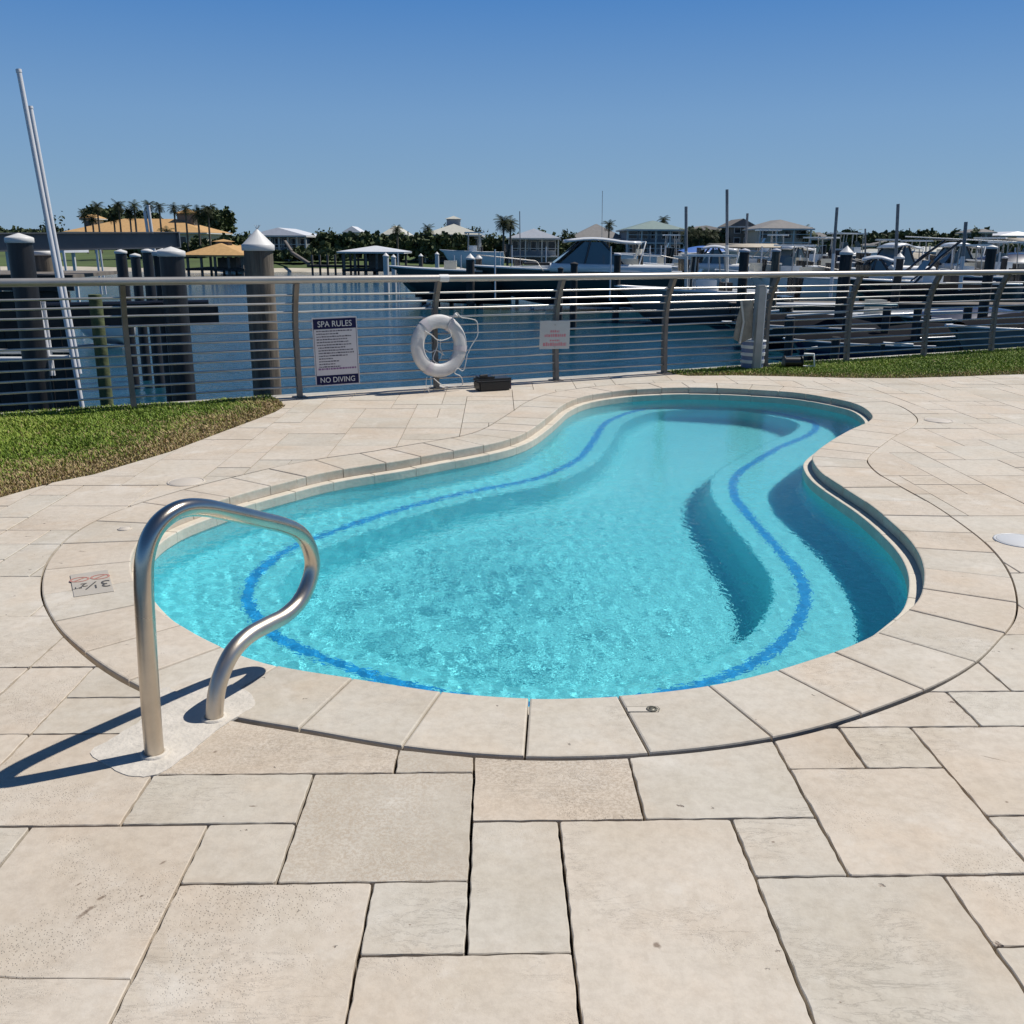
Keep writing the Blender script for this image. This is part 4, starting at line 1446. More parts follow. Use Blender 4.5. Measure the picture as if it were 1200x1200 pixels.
def house(label, x0, x1, yt, ye, yb, D, wall, roof, nwin=4, floors=1, depth=9, over=.5, cat='house', cols=0, open_=False, gable=None, cup=None, trim=None):
    a, b_ = P(x0, yb, D), P(x1, yb, D)
    cx = (a.x + b_.x) / 2; w_ = (b_.x - a.x)
    zb = a.z; ze = Zof(ye, D, (x0 + x1) / 2) - zb; zt = Zof(yt, D, (x0 + x1) / 2) - zb
    t = thing('house' if cat == 'house' else cat.replace(' ', '_'), label, cat, (cx, D + depth / 2, zb))
    rw = w_ / 2 - over
    if not open_:
        wl = obj('wall', MB().box(-rw, rw, -depth / 2, depth / 2, -1.5, ze), wall, t)
    fh = ze / floors
    for f in range(floors):
        for k in range(nwin):
            wx = -rw + (k + .5) * 2 * rw / nwin
            ww = min(.55, rw / nwin * .55)
            if random.random() < .3: ww *= 1.35
            z0 = f * fh + fh * .32; z1 = f * fh + fh * .82
            fr = obj('window', MB().box(wx - ww - .07, wx + ww + .07, -depth / 2 - .06, -depth / 2 - .002, z0 - .07, z1 + .07), trim or M_wwall, t)
            obj('pane', MB().box(wx - ww, wx + ww, -depth / 2 - .065, -depth / 2 - .061, z0, z1), M_win, fr)
        if cols:
            obj('balcony_floor', MB().box(-rw - .3, rw + .3, -depth / 2 - 1.8, -depth / 2 - .07, f * fh - .1, f * fh + .05), M_wwall, t)
            obj('balcony_rail', MB().box(-rw - .3, rw + .3, -depth / 2 - 1.8, -depth / 2 - 1.72, f * fh + .95, f * fh + 1.02), M_wwall, t)
    for k in range(cols):
        wx = -rw - .2 + k * (2 * rw + .4) / max(1, cols - 1)
        obj('column', MB().box(wx - .09, wx + .09, -depth / 2 - 1.75, -depth / 2 - 1.57, -1.2, ze), M_wwall, t)
    fr_ = 1.9 if cols else 0
    r = obj('roof', MB().hip(-w_ / 2, w_ / 2, -depth / 2 - fr_ - over, depth / 2 + over, ze, zt, 0, gable), roof, t)
    obj('fascia', MB().box(-w_ / 2 + .02, w_ / 2 - .02, -depth / 2 - fr_ - over + .02, depth / 2 + over - .02, ze - .18, ze - .003), trim or M_wwall, r)
    if cup:
        (u0, u1, uyt, uye) = cup
        ca, cb_ = P(u0, uye, D), P(u1, uye, D)
        z1 = Zof(uye, D) - zb; z2 = Zof(uyt, D) - zb
        q = (cb_.x - ca.x) / 2; qx = (ca.x + cb_.x) / 2 - cx
        cu = obj('cupola', MB().box(qx - q * .8, qx + q * .8, -q * .8, q * .8, zt * .55 + ze * .45, z1), M_brownw if roof is M_oroof else wall, t)
        obj('cupola_roof', MB().hip(qx - q, qx + q, -q, q, z1, z2), roof, cu)
    return t
house('wide cream villa with long orange tiled roof and cupola behind the palm row', 78, 246, 255, 272, 300, 140, M_cream, M_oroof, 9, 1, 12, cup=(191, 216, 245, 251))
house('small separate orange pyramid roof at the left end of the villa', 96, 114, 251, 255.5, 275, 150, M_cream, M_oroof, 1, 1, 4)
house('long white roofed stilt house with columned veranda right of the capped piling', 298, 365, 267, 276, 296, 118, M_bluew, M_wroof, 6, 1, 8, cols=7, gable=.6)
house('low house with pale pyramid roof above the scrub behind the small palm', 446, 478, 264, 275, 290, 150, M_cream, M_croof, 3)
house('cream roofed house with square lookout tower', 497, 566, 262, 275, 300, 122, M_bluew, M_croof, 5, 1, 9, cols=5, cup=(519, 539, 252, 256))
house('white metal roofed house beside the twin palm', 594, 656, 268, 279, 300, 128, M_bluew, M_wroof, 5, 1, 8, gable=1.0, cols=4)
house('grey brown shingled house behind the cruiser hardtop', 667, 731, 262, 279, 300, 138, M_brownw, M_grroof, 5, 1, 8, cols=4)
house('two storey blue grey house with green hip roof', 730, 801, 258, 269, 300, 128, M_bluew, M_groof, 5, 2, 10, cols=5)
house('long tan house behind three palms', 796, 856, 264, 270, 300, 140, M_pinkw, M_grroof, 5, 2, 8, gable=.8)
house('tall narrow brown tower house', 852, 884, 256, 265, 300, 132, M_brownw, M_brownw, 2, 3, 7, gable=.3)
house('two storey house with broad grey hip roof and white columns', 882, 946, 257, 268, 300, 125, M_cream, M_grroof, 4, 2, 9, cols=4)
house('low flat house with long dull roof right of the domed tree', 1010, 1066, 282, 288, 300, 145, M_brownw, M_grroof, 5, 1, 8, gable=.7)
house('dark blue block house at the right end of the tree line', 1142, 1164, 268, 272, 296, 150, M_bluew, M_grroof, 2, 2, 7)
house('white villa with pink awning at the far right', 1166, 1215, 271, 276, 296, 150, M_wwall, M_wroof, 4, 2, 8, gable=.8)
house('pale low rooftop left of the pyramid roof above the scrub', 402, 424, 265, 272, 288, 160, M_wwall, M_wroof, 2, 1, 6, gable=.5)
house('small white gabled cottage right of the grey hip roof', 948, 975, 272, 280, 298, 150, M_wwall, M_grroof, 2, 1, 6)
# boat shelters with open sides
def shelter(label, x0, x1, yt, ye, D, roof, depth=7, npost=5, cup=None):
    a, b_ = P(x0, 300, D), P(x1, 300, D); cx = (a.x + b_.x) / 2; w_ = b_.x - a.x
    t = thing('boat_shelter', label, 'boat shelter', (cx, D + depth / 2, BAY))
    ze = Zof(ye, D) - BAY; zt = Zof(yt, D) - BAY
    r = obj('roof', MB().hip(-w_ / 2, w_ / 2, -depth / 2, depth / 2, ze, zt, 0, min(w_, depth) * .42), roof, t)
    obj('fascia', MB().box(-w_ / 2 + .05, w_ / 2 - .05, -depth / 2 + .05, depth / 2 - .05, ze - .15, ze - .004), M_wwall if roof is not M_oroof else roof, r)
    for k in range(npost):
        for s in (-1, 1):
            x = -w_ / 2 + .6 + k * (w_ - 1.2) / (npost - 1)
            obj('post', MB().box(x - .1, x + .1, s * depth * .42 - .1, s * depth * .42 + .1, -1.5, ze), M_wood, t)
    obj('platform', MB().box(-w_ / 2 + .4, w_ / 2 - .4, -depth * .45, depth * .45, .45, .65), M_woodd, t)
    obj('locker', MB().box(-w_ * .1, w_ * .18, -.6, .6, .66, ze * .86), M_brownw, t)
    if cup:
        q = (P(cup[1], 300, D).x - P(cup[0], 300, D).x) / 2; qx = P((cup[0] + cup[1]) / 2, 300, D).x - cx
        cu = obj('cupola', MB().box(qx - q * .7, qx + q * .7, -q * .7, q * .7, zt - .6, zt + .15), M_brownw, t)
        obj('cupola_roof', MB().hip(qx - q, qx + q, -q, q, zt + .15, Zof(cup[2], D) - BAY), roof, cu)
    return t
shelter('orange tiled boathouse with a small raised roof over the water', 209, 289, 287, 301, 88, M_oroof, 8, 5, cup=(237, 259, 282))
shelter('smaller orange roofed gazebo right behind the tiled boathouse', 262, 292, 293, 298, 99, M_oroof, 5, 3, cup=(267, 281, 289))
shelter('white hip roofed boat shelter left of the marina', 394, 474, 289, 296, 88, M_wroof, 7, 6)
shelter('pale hip roofed boat shelter at the right behind the dark arch boat', 1083, 1130, 286, 292, 90, M_croof, 7, 4)
shelter('grey hip roofed boat shelter left of the tallest right hand pole', 1020, 1056, 289, 294, 95, M_croof, 6, 4)
# beach stairs and pier of the white stilt house
t = thing('beach_walkway', 'timber stair and walkway from the stilt house down to the beach pier', 'walkway', tuple(P(335, 300, 110)))
b0 = P(335, 300, 110)
obj('stair', MB().tube([P(334, 283, 114) - b0, P(342, 295, 108) - b0], .2, 4), M_wood, t)
obj('ramp', MB().tube([P(342, 296, 108) - b0, P(362, 309, 98) - b0], .2, 4), M_wood, t)
obj('pier_deck', MB().box(0, 11, -1, 1, -.15, .05), M_woodd, t).location = P(362, 311, 95) - b0
for k in range(9):
    q = P(366 + k * 9, 311, 94.5) - b0
    obj('pier_post', MB().box(-.09, .09, -.09, .09, -1.6, 1.0), M_wood, t).location = q

# ------------------------------------------------------------------ pilings
M_pile = mat('piling_wood', (.15, .125, .095), .9, var=.45, vscale=5, bump=.8, bscale=15, stretch=(3, 3, .35))
M_piled = mat('dark_piling', (.040, .038, .037), .85, var=.5, vscale=5, bump=.8, bscale=15, stretch=(3, 3, .35))
M_sleeve = mat('black_sleeve', (.022, .022, .024), .45, var=.5, vscale=4, stretch=(3, 3, .4))
M_algae = mat('algae', (.10, .12, .05), .95, var=.4, vscale=9, bump=.6, bscale=25)
M_cap = mat('cap_white', (.66, .65, .62), .5, var=.08, vscale=5)
def piling(label, px, ytop, D, r=.15, m=None, cap='cone', capm=None, group=None, algae=False, z0=-3.2, name='dock_piling'):
    p = P(px, ytop, D)
    t = thing(name, label, 'piling', (p.x, p.y, BAY), 0, group)
    zt = p.z - BAY
    ch = {'cone': r * 1.05, 'low': r * .38, None: 0}[cap]
    obj('post', MB().lathe([(r * 1.04, z0 - BAY), (r, zt - ch - r * .4), (r * .99, zt - ch)], n=20), m or M_pile, t)
    if cap:
        obj('cap', MB().lathe([(r * 1.10, zt - ch - r * .42), (r * 1.14, zt - ch - r * .38), (r * 1.14, zt - ch - r * .02), (r * 1.04, zt - ch + r * .05), (r * .05, zt)], n=20), capm or M_cap, t)
    if algae:
        obj('algae_band', MB().lathe([(r * 1.045, -.6), (r * 1.07, .1), (r * 1.05, .5), (r * 1.045, .9)], n=20), M_algae, t)
    return t
M_cap2 = mat('cap_grey', (.45, .46, .50), .5, var=.08)
t = piling('large round piling with white cone cap left of the SPA RULES sign', 301, 268.5, 10.9, .158, M_pile, 'cone', M_cap)
gx = thing('bird_spike', 'small bird spike on top of the large white capped piling', 'bird spike', tuple(P(301, 268.5, 10.9)))
for a in (-.5, .0, .5, .9):
    obj('spike', MB().tube([(0, 0, -.01), (math.sin(a) * .05, .01, .045)], .003, 5), M_cap, gx)
piling('dark sleeved piling with white cap at the far left', 21.5, 273, 11.2, .137, M_sleeve, 'low')
piling('brown piling with flat white cap behind the far left piling', 50, 291, 15, .13, M_pile, 'low')
piling('dark sleeved piling with white cap right of the grey beam end', 200, 289, 12.3, .15, M_sleeve, 'low')
piling('wooden piling just behind the capped piling at the beam end', 190, 291, 14, .13, M_piled, 'low')
piling('slim piling left of two under the grey beam', 141, 292, 19, .105, M_sleeve, 'low')
piling('slim piling right of two under the grey beam', 158, 296.5, 20, .095, M_sleeve, 'low')
piling('slim piling third under the grey beam beside thin white poles', 172, 291, 19, .10, M_sleeve, 'low')
piling('algae covered greenish piling behind the left bars', 111, 345, 11.5, .075, M_algae, None)
for (px, yt, D, r, m, cm, lab) in [
    (452, 296, 55, .16, M_wwall, M_cap, 'pale piling right of the white boat shelter'), (461, 298, 58, .14, M_wwall, M_cap, 'second pale piling beside the shelter piling'),
    (493, 297, 60, .13, M_pile, M_cap, 'thin piling above the teal boat bow'), (512, 295, 62, .13, M_wwall, M_cap, 'thin white piling above the teal boat'),
    (551, 297, 44, .19, M_piled, M_cap, 'dark piling with white cap between the teal boat and the cruiser'), (561, 298, 47, .15, M_piled, M_cap, 'second dark piling at the cruiser bow'),
    (673, 307, 33, .12, M_piled, M_piled, 'flat dark piling before the cruiser cockpit'), (657, 313, 32, .09, M_piled, M_piled, 'short dark piling before the cruiser side'),
    (724, 296, 37, .13, M_piled, M_cap2, 'dark piling at the cruiser stern'), (751, 297, 45, .12, M_piled, M_cap2, 'dark piling right of the cruiser stern'),
    (815, 298, 42, .16, M_piled, M_piled, 'dark square topped piling before the canopy boat'), (873, 291, 31, .15, M_piled, M_cap2, 'dark piling with pale blue cap over the grey post'),
    (910, 291, 29, .12, M_pile, M_cap2, 'grey brown piling beside a thin pole right of the canopy boat'), (993, 288, 27, .165, M_piled, M_cap, 'thick dark piling with white cone cap near the leaning pole'),
    (1055, 296, 33, .14, M_piled, M_cap, 'dark piling with white cap left of the black arch'), (1163, 287, 24, .12, M_piled, M_cap, 'dark piling with white cone cap at the right'),
    (1178, 300, 44, .13, M_piled, M_cap2, 'short piling right of the right hand capped piling')]:
    piling(lab, px, yt, D, r, m, 'cone' if cm is M_cap and r > .12 else 'low', cm)

# tall slender poles
M_pvc = mat('pvc_white', (.66, .66, .67), .4, var=.05)
M_pole = mat('pole_grey', (.20, .21, .22), .5, var=.2)
def pole(label, x0, y0, x1, y1, D, r, m, cat='pole', name='slender_pole', group=None, D1=None, tipm=None):
    a, b_ = P(x1, y1, D1 or D), P(x0, y0, D)      # foot, tip
    t = thing(name, label, cat, tuple(a), 0, group)
    v = b_ - a
    if tipm:
        obj('lower_section', MB().tube([(0, 0, 0), v * .5], r, 8), m, t)
        obj('upper_section', MB().tube([v * .5, v], r * .9, 8), tipm, t)
    else:
        obj('shaft', MB().tube([(0, 0, 0), v], r, 10), m, t)
        obj('tip_cap', MB().tube([v * .995, v * 1.004], r * 1.15, 10), m, t)
    return t
pole('taller of two leaning white lift poles at the left', 22, 83, 97, 480, 10.6, .026, M_pvc, D1=10.2)
pole('shorter of two leaning white lift poles at the left', 35.5, 126, 93.5, 438, 10.9, .026, M_pvc, D1=10.6)
pole('short white guide pole left of the lift pole pair behind the bars', 44, 354, 60, 440, 11.4, .035, M_pvc)
pole('second short white guide pole behind the bars', 51, 354, 63, 440, 11.5, .022, M_pvc)
pole('left of two thin poles rising over the villa roof', 169.5, 248, 188, 375, 20, .030, M_pvc)
pole('right of two thin poles rising over the villa roof', 173.5, 241, 194, 392, 20, .034, M_pvc)
pole('left thin white pole under the grey beam', 113, 293, 119, 345, 22, .025, M_pvc)
pole('right thin white pole under the grey beam', 117, 290, 124, 345, 22, .022, M_pvc)
pole('thin white pole beneath the beam behind the lift poles', 74, 293, 80, 335, 22, .03, M_pvc)
for (x0, y0, x1, y1, D, r, lab) in [(804, 242, 804, 345, 40, .07, 'tall grey pole beside the blue boat tarpaulin'), (852, 222, 852, 350, 38, .065, 'tallest pole of the marina above the canopy boat'),
    (876, 250, 871, 330, 50, .07, 'pole leaning right before the brown tower house'), (981, 243, 973, 350, 34, .06, 'leaning dark topped pole beside the thick capped piling'),
    (1014, 268, 1014, 330, 50, .05, 'thin short pole above the small white boat'), (1052.5, 239, 1047, 360, 33, .062, 'tall dark topped pole left of the black arch'),
    (1132, 260, 1125, 340, 34, .07, 'greenish pole through the outrigger of the arch boat')]:
    pole(lab, x0, y0, x1, y1, D, r, M_wwall if x0 in (804, 852, 876, 1014) else M_pvc, tipm=M_pole)
pole('hair thin antenna above the white roofed house', 609, 248, 610, 330, 45, .02, M_pole)
pole('hair thin antenna above the cruiser stern', 706, 224, 705, 300, 46, .012, M_pole)
rp_ = random.Random(5)
GUIDE = ['thin white pvc guide pole right of the white boat shelter', 'thin white pvc guide pole at the transom of the teal skiff', 'thin white pvc guide pole between the two dark hull bows', 'thin white pvc guide pole under the right end of the cream house', 'thin white pvc guide pole left of the twin palm', 'thin white pvc guide pole below the twin palm', 'thin white pvc guide pole left of the white metal roofed house', 'thin white pvc guide pole below the rounded tree right of the white roof', 'thin white pvc guide pole at the cruiser hardtop stern', 'thin white pvc guide pole below the palm left of the green roof', 'thin white pvc guide pole left of the green roofed house', 'thin white pvc guide pole right of the low white skiff', 'thin white pvc guide pole below the green roof, left of a close pair', 'thin white pvc guide pole below the green roof, right of a close pair', 'thin white pvc guide pole before the three palms', 'thin white pvc guide pole left of the grey hip roofed house', 'thin white pvc guide pole before the middle of the grey hip roofed house', 'thin white pvc guide pole under the palm by the grey hip roofed house', 'thin white pvc guide pole left of the domed tree', 'thin white pvc guide pole between the leaning pole and the low flat house', 'thin white pvc guide pole beside the pale shelter left of the tall dark tipped pole', 'thin white pvc guide pole right of the tall dark tipped pole', 'thin white pvc guide pole before the black arch', 'thin white pvc guide pole right of the outrigger tip', 'thin white pvc guide pole before the dark blue block house', 'thin white pvc guide pole before the white villa at the far right']
for k, px in enumerate([466, 532, 540, 580, 586, 600, 640, 700, 716, 743, 762, 775, 780, 831, 893, 922, 938, 955, 1030, 1040, 1072, 1090, 1117, 1145, 1172, 1190]):
    D = rp_.uniform(42, 62)
    pole(GUIDE[k], px, rp_.uniform(286, 300), px + (600 - px) * .012, 352, D, .035, M_pvc, group='white guide poles of the boat lifts')

# ------------------------------------------------------------------ boats
M_gel = mat('white_gelcoat', (.78, .78, .76), .25, var=.04, vscale=1, coat=.4)
M_gelc = mat('cream_gelcoat', (.58, .54, .44), .3, var=.05, coat=.3)
M_teal = mat('teal_hull', (.020, .045, .048), .35)
M_hgrey = mat('grey_hull', (.15, .16, .16), .35, var=.05)
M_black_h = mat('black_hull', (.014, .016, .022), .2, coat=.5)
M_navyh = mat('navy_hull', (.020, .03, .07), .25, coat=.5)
M_glass = mat('tinted_glass', (.10, .15, .17), .05)
M_cushion = mat('dark_cushion', (.03, .028, .03), .8)
M_tarp = mat('blue_tarp', (.02, .12, .42), .7, var=.15)
M_shade_canvas = mat('shade_canvas', (.008, .009, .013), .95, var=.3, vscale=3, spec=.1)  # near-black cover colour stands in for shade among the low boats
M_tan = mat('tan_canopy', (.42, .37, .29), .85, var=.1)
M_eng = mat('outboard_cowl', (.02, .02, .022), .25, coat=.4)
def hull_rings(L_, B_, F_, dk=.45, full=2.6):
    st = np.linspace(0, 1, 15); rings = []
    for s in st:
        bb = B_ / 2 * max(.02, (1 - s ** full)) ** .75 * (.9 + .1 * min(1, s * 4))
        zs = F_ * (1 + .18 * s ** 2.2); zk = -dk * (1 - s ** 4) + zs * .75 * s ** 7
        zc = zk + (zs - zk) * (.28 + .1 * s)
        x = -L_ / 2 + L_ * s
        xk = x - (.06 * L_ * s ** 5)
        rings.append((x, xk, bb, zs, zk, zc))
    return rings
def boat(label, px, D, L_, style, hullm, rz=PI, z=0.0, F_=.8, B_=None, top=None, eng=2, cat='boat', canopy=None, group='boats in the marina'):
    p = P(px, 320, D); B_ = B_ or L_ * .31
    nm = {'cruiser': 'cabin_cruiser', 'cc': 'centre_console_boat', 'pontoon': 'pontoon_boat', 'skiff': 'skiff', 'covered': 'covered_boat', 'arch': 'arch_boat'}[style]
    t = thing(nm, label, cat, (p.x, D, BAY + z), rz, group)
    rg = hull_rings(L_, B_, F_, dk=.5 if z > .1 else .35)
    vs = []
    for (x, xk, bb, zs, zk, zc) in rg:
        vs += [(x, bb, zs), (x - .01 * L_, bb * .97, zs * .6 + zc * .4), (xk, bb * .84, zc), (xk, 0, zk), (xk, -bb * .84, zc), (x - .01 * L_, -bb * .97, zs * .6 + zc * .4), (x, -bb, zs)]
    fs = [(i * 7 + j, i * 7 + j + 1, i * 7 + j + 8, i * 7 + j + 7) for i in range(14) for j in range(6)] + [(0, 6, 5, 4, 3, 2, 1)]
    obj('hull', MB().add(vs, fs, True), hullm, t)
    # deck with recessed cockpit look, rub rail
    vs = []
    for (x, xk, bb, zs, zk, zc) in rg: vs += [(x, bb * .985, zs - .03), (x, -bb * .985, zs - .03)]
    obj('deck', MB().add(vs, [(2 * i, 2 * i + 2, 2 * i + 3, 2 * i + 1) for i in range(14)], True), M_gel if style != 'covered' else M_shade_canvas, t)
    for s in (1, -1):
        pts = [(x, s * bb * 1.01, zs) for (x, xk, bb, zs, zk, zc) in rg]
        obj('gunwale', MB().tube(pts, max(.022, F_ * .042), 6), M_gel, t)
    def engine(y):
        e = obj('outboard', MB().tube([(-L_ / 2 - .25, y, F_ * .5), (-L_ / 2 - .32, y, F_ + .55)], [.16, .24], 8), M_eng, t)
        obj('leg', MB().box(-L_ / 2 - .35, -L_ / 2 - .18, y - .05, y + .05, -.5, F_ * .5), M_eng, e)
    if style == 'cruiser':
        obj('trunk_cabin', MB().add([(-L_ * .12, s * B_ * .34, F_ + q) for q in (0, .34) for s in (-1, 1)] + [(L_ * .30, s * B_ * .16, F_ * 1.08 + q) for q in (0, .10) for s in (-1, 1)],
            [(0, 1, 3, 2), (2, 3, 7, 6), (4, 6, 7, 5), (0, 2, 6, 4), (1, 5, 7, 3)]), M_gel, t)
        obj('sun_pad', MB().box(L_ * .0, L_ * .24, -B_ * .2, B_ * .2, F_ + .26, F_ + .36), M_cushion, t)
        ht = F_ + 1.28 if top is None else top
        zb = F_ + .28
        # raked windshield, three dark framed panes each side
        fx, tx = L_ * .11, -L_ * .03
        for s in (-1, 1):
            y1, y2 = s * B_ * .38, s * B_ * .34
            obj('side_glass', MB().add([(fx - .3, y1, zb), (-L_ * .22, y1, zb), (-L_ * .14, y2, ht - .12), (tx - .1, y2, ht - .12)], [(0, 1, 2, 3)]), M_glass, t)
            for (xa, xb) in ((fx, tx), (-L_ * .04, -L_ * .07), (-L_ * .24, -L_ * .12)):
                obj('frame', MB().tube([(xa, y1, zb - .1), (xb, y2, ht - .05)], .05, 6), M_black_h, t)
            obj('hull_side_strip', MB().tube([(-L_ * .45, s * B_ * .43, F_ + .10), (L_ * .12, s * B_ * .42, F_ + .16)], .20, 8), M_gel, t)
        obj('front_glass', MB().add([(fx, -B_ * .36, zb), (fx, B_ * .36, zb), (tx, B_ * .33, ht - .1), (tx, -B_ * .33, ht - .1)], [(0, 1, 2, 3)]), M_glass, t)
        vs = []
        for k in range(9):
            u = k / 8; x = L_ * .05 - u * L_ * .36
            zz = ht - .10 + .16 * math.sin(PI * min(1, u * 1.15 + .08))
            vs += [(x, B_ * .37, zz - .05), (x, B_ * .2, zz + .04), (x, -B_ * .2, zz + .04), (x, -B_ * .37, zz - .05), (x, -B_ * .36, zz - .10), (x, B_ * .36, zz - .10)]
        obj('hardtop', MB().add(vs, [(i * 6 + j, i * 6 + (j + 1) % 6, i * 6 + 6 + (j + 1) % 6, i * 6 + 6 + j) for i in range(8) for j in range(6)] + [(0, 5, 4, 3, 2, 1), (48, 49, 50, 51, 52, 53)], True), M_gel, t)
        obj('seat', MB().box(-L_ * .30, -L_ * .2, -B_ * .3, B_ * .3, F_ * .7, F_ + .55), M_gelc, t)
        obj('stern_seat', MB().box(-L_ * .44, -L_ * .36, -B_ * .35, B_ * .35, F_ * .7, F_ + .30), M_gelc, t)
        obj('tower_rail', MB().tube([(-L_ * .3, B_ * .33, F_ + .2), (-L_ * .33, B_ * .33, ht - .1), (-L_ * .33, -B_ * .33, ht - .1), (-L_ * .3, -B_ * .33, F_ + .2)], .035, 6), M_gel, t)
        for s in (-1, 1):
            obj('bow_rail', MB().tube([(L_ * .15, s * B_ * .40, F_ * 1.0), (L_ * .18, s * B_ * .39, F_ + .42), (L_ * .47, s * .1, F_ * 1.3 + .35)], .018, 6), M_alu, t)
    if style in ('cc', 'arch'):
        obj('console', MB().box(-L_ * .08, L_ * .04, -B_ * .18, B_ * .18, F_ * .5, F_ + .45), M_gel, t)
        obj('windscreen', MB().add([(L_ * .04, -B_ * .17, F_ + .45), (L_ * .04, B_ * .17, F_ + .45), (L_ * .0, B_ * .14, F_ + .85), (L_ * .0, -B_ * .14, F_ + .85)], [(0, 1, 2, 3)]), M_glass, t)
        obj('leaning_post', MB().box(-L_ * .17, -L_ * .12, -B_ * .2, B_ * .2, F_ * .5, F_ + .35), M_cushion, t)
        obj('bow_seat', MB().box(L_ * .12, L_ * .26, -B_ * .16, B_ * .16, F_ * .7, F_ + .10), M_gelc, t)
    if style == 'cc':
        ht = F_ + 1.3
        for sx in (-.14, .06):
            for s in (-1, 1):
                obj('top_post', MB().tube([(L_ * sx, s * B_ * .22, F_ * .8), (L_ * sx * .8, s * B_ * .20, ht)], .028, 6), M_alu, t)
        obj('t_top', MB().box(-L_ * .18, L_ * .1, -B_ * .3, B_ * .3, ht, ht + .08), canopy or M_gel, t)
    if style == 'arch':
        ht = F_ + 1.6
        for s in (-1, 1):
            for x in (.0,):
                obj('arch_leg', MB().tube([(L_ * (x + .12), s * B_ * .40, F_), (L_ * (x - .02), s * B_ * .36, ht * .75), (L_ * (x - .14), s * B_ * .30, ht)], .05, 6), M_black_h, t)
            obj('arch_brace', MB().tube([(L_ * .14, s * B_ * .39, F_ * 1.1), (-L_ * .06, s * B_ * .34, ht * .8)], .03, 6), M_black_h, t)
        obj('arch_top', MB().box(-L_ * .2, -L_ * .06, -B_ * .3, B_ * .3, ht, ht + .06), M_black_h, t)
        obj('outrigger', MB().tube([(-L_ * .45, B_ * .35, ht - .05), (L_ * .2, B_ * .38, ht + .12)], .022, 6), M_gel, t)
    if style == 'pontoon':
        ht = F_ + 1.25
        obj('rail_panel', MB().box(-L_ * .4, L_ * .4, -B_ * .46, B_ * .46, F_ + .02, F_ + .42), M_gelc, t)
        for sx in (-.2, .0, .2):
            for s in (-1, 1):
                obj('bow_frame', MB().tube([(L_ * sx * .3, s * B_ * .44, F_ + .3), (L_ * sx, s * B_ * .40, ht)], .022, 6), M_alu, t)
        vs = []
        for k in range(7):
            y = -B_ * .42 + B_ * .84 * k / 6; zz = ht + .18 * math.sin(PI * k / 6)
            vs += [(-L_ * .28, y, zz), (L_ * .28, y, zz), (L_ * .28, y, zz - .03), (-L_ * .28, y, zz - .03)]
        obj('canopy', MB().add(vs, [(i * 4 + j, i * 4 + (j + 1) % 4, i * 4 + 4 + (j + 1) % 4, i * 4 + 4 + j) for i in range(6) for j in range(4)], True), canopy or M_tan, t)
        obj('helm', MB().box(-.1 * L_, 0, B_ * .1, B_ * .38, F_ + .1, F_ + .7), M_gel, t)
        obj('seat', MB().box(.12 * L_, .3 * L_, -B_ * .4, -B_ * .1, F_ + .1, F_ + .5), M_cushion, t)
    if style == 'covered':
        vs = []
        for (x, xk, bb, zs, zk, zc) in rg[1:14]:
            hh = .38 * F_ * math.sin(PI * min(1, (x + L_ / 2) / L_ * 1.05)) + .05
            vs += [(x, bb * .98, zs + .01), (x, bb * .45, zs + hh), (x, 0, zs + hh * 1.25), (x, -bb * .45, zs + hh), (x, -bb * .98, zs + .01)]
        obj('cover', MB().add(vs, [(i * 5 + j, i * 5 + j + 1, i * 5 + j + 6, i * 5 + j + 5) for i in range(12) for j in range(4)], True), canopy or M_shade_canvas, t)
    if style == 'skiff':
        obj('bench', MB().box(-L_ * .1, L_ * .0, -B_ * .38, B_ * .38, F_ * .8, F_ * .95), M_gel, t)
        obj('stern_bench', MB().box(-L_ * .4, -L_ * .3, -B_ * .38, B_ * .38, F_ * .8, F_ * .95), M_gel, t)
        obj('helm', MB().box(-L_ * .05, L_ * .05, -B_ * .12, B_ * .12, F_ * .6, F_ + .45), M_gelc, t)
    if z > .25:                                    # cradle of the lift that carries it
        for sx in (-.25, .2):
            obj('cradle_beam', MB().box(L_ * sx - .08, L_ * sx + .08, -B_ * .7, B_ * .7, -.72, -.52), M_alu, t)
    for k in range(eng if style != 'covered' else 0): engine((k - (eng - 1) / 2) * .55)
    return t
boat('large white topped cabin cruiser with dark green hull and raked windshield', 672, 45, 9.6, 'cruiser', M_teal, PI, .55, 1.15, 3.0, top=2.55)
boat('teal hulled skiff with white gunwale, bow left, before the pale pilings', 528, 46, 5.8, 'skiff', M_teal, PI, .60, 1.05, 2.0)
boat('small cream centre console boat high on a lift under the cream house', 553, 70, 4.6, 'cc', M_gel, PI, 1.6, .75, 1.9)
boat('white decked boat with grey hull, bow left, behind the railing post', 822, 37, 6.6, 'cc', M_hgrey, PI, .05, 1.1, 2.3)
boat('pontoon boat with long tan canopy beside the pale blue capped piling', 868, 50, 6.2, 'pontoon', M_gelc, PI, .75, .8, 2.4)
boat('white cabin boat with upright grey windows under the tan roof', 826, 48, 4.8, 'cruiser', M_gel, PI - .2, .6, 1.1, 2.2, top=2.2)
boat('boat under a bright blue tarpaulin behind the tall grey pole', 822, 66, 4.2, 'covered', M_gel, .3, 1.6, .8, 2.0, canopy=M_tarp)
boat('low white boat between the cruiser stern and the tall grey pole', 773, 56, 3.6, 'skiff', M_gel, PI, 1.0, .8, 1.7)
boat('white console boat just right of the pale blue capped piling', 925, 44, 5.0, 'cc', M_gel, PI + .5, .7, .85, 2.0)
boat('white boat with white top left of the thick capped piling', 955, 55, 5.4, 'cc', M_gel, 2.2, 1.1, .9, 2.1)
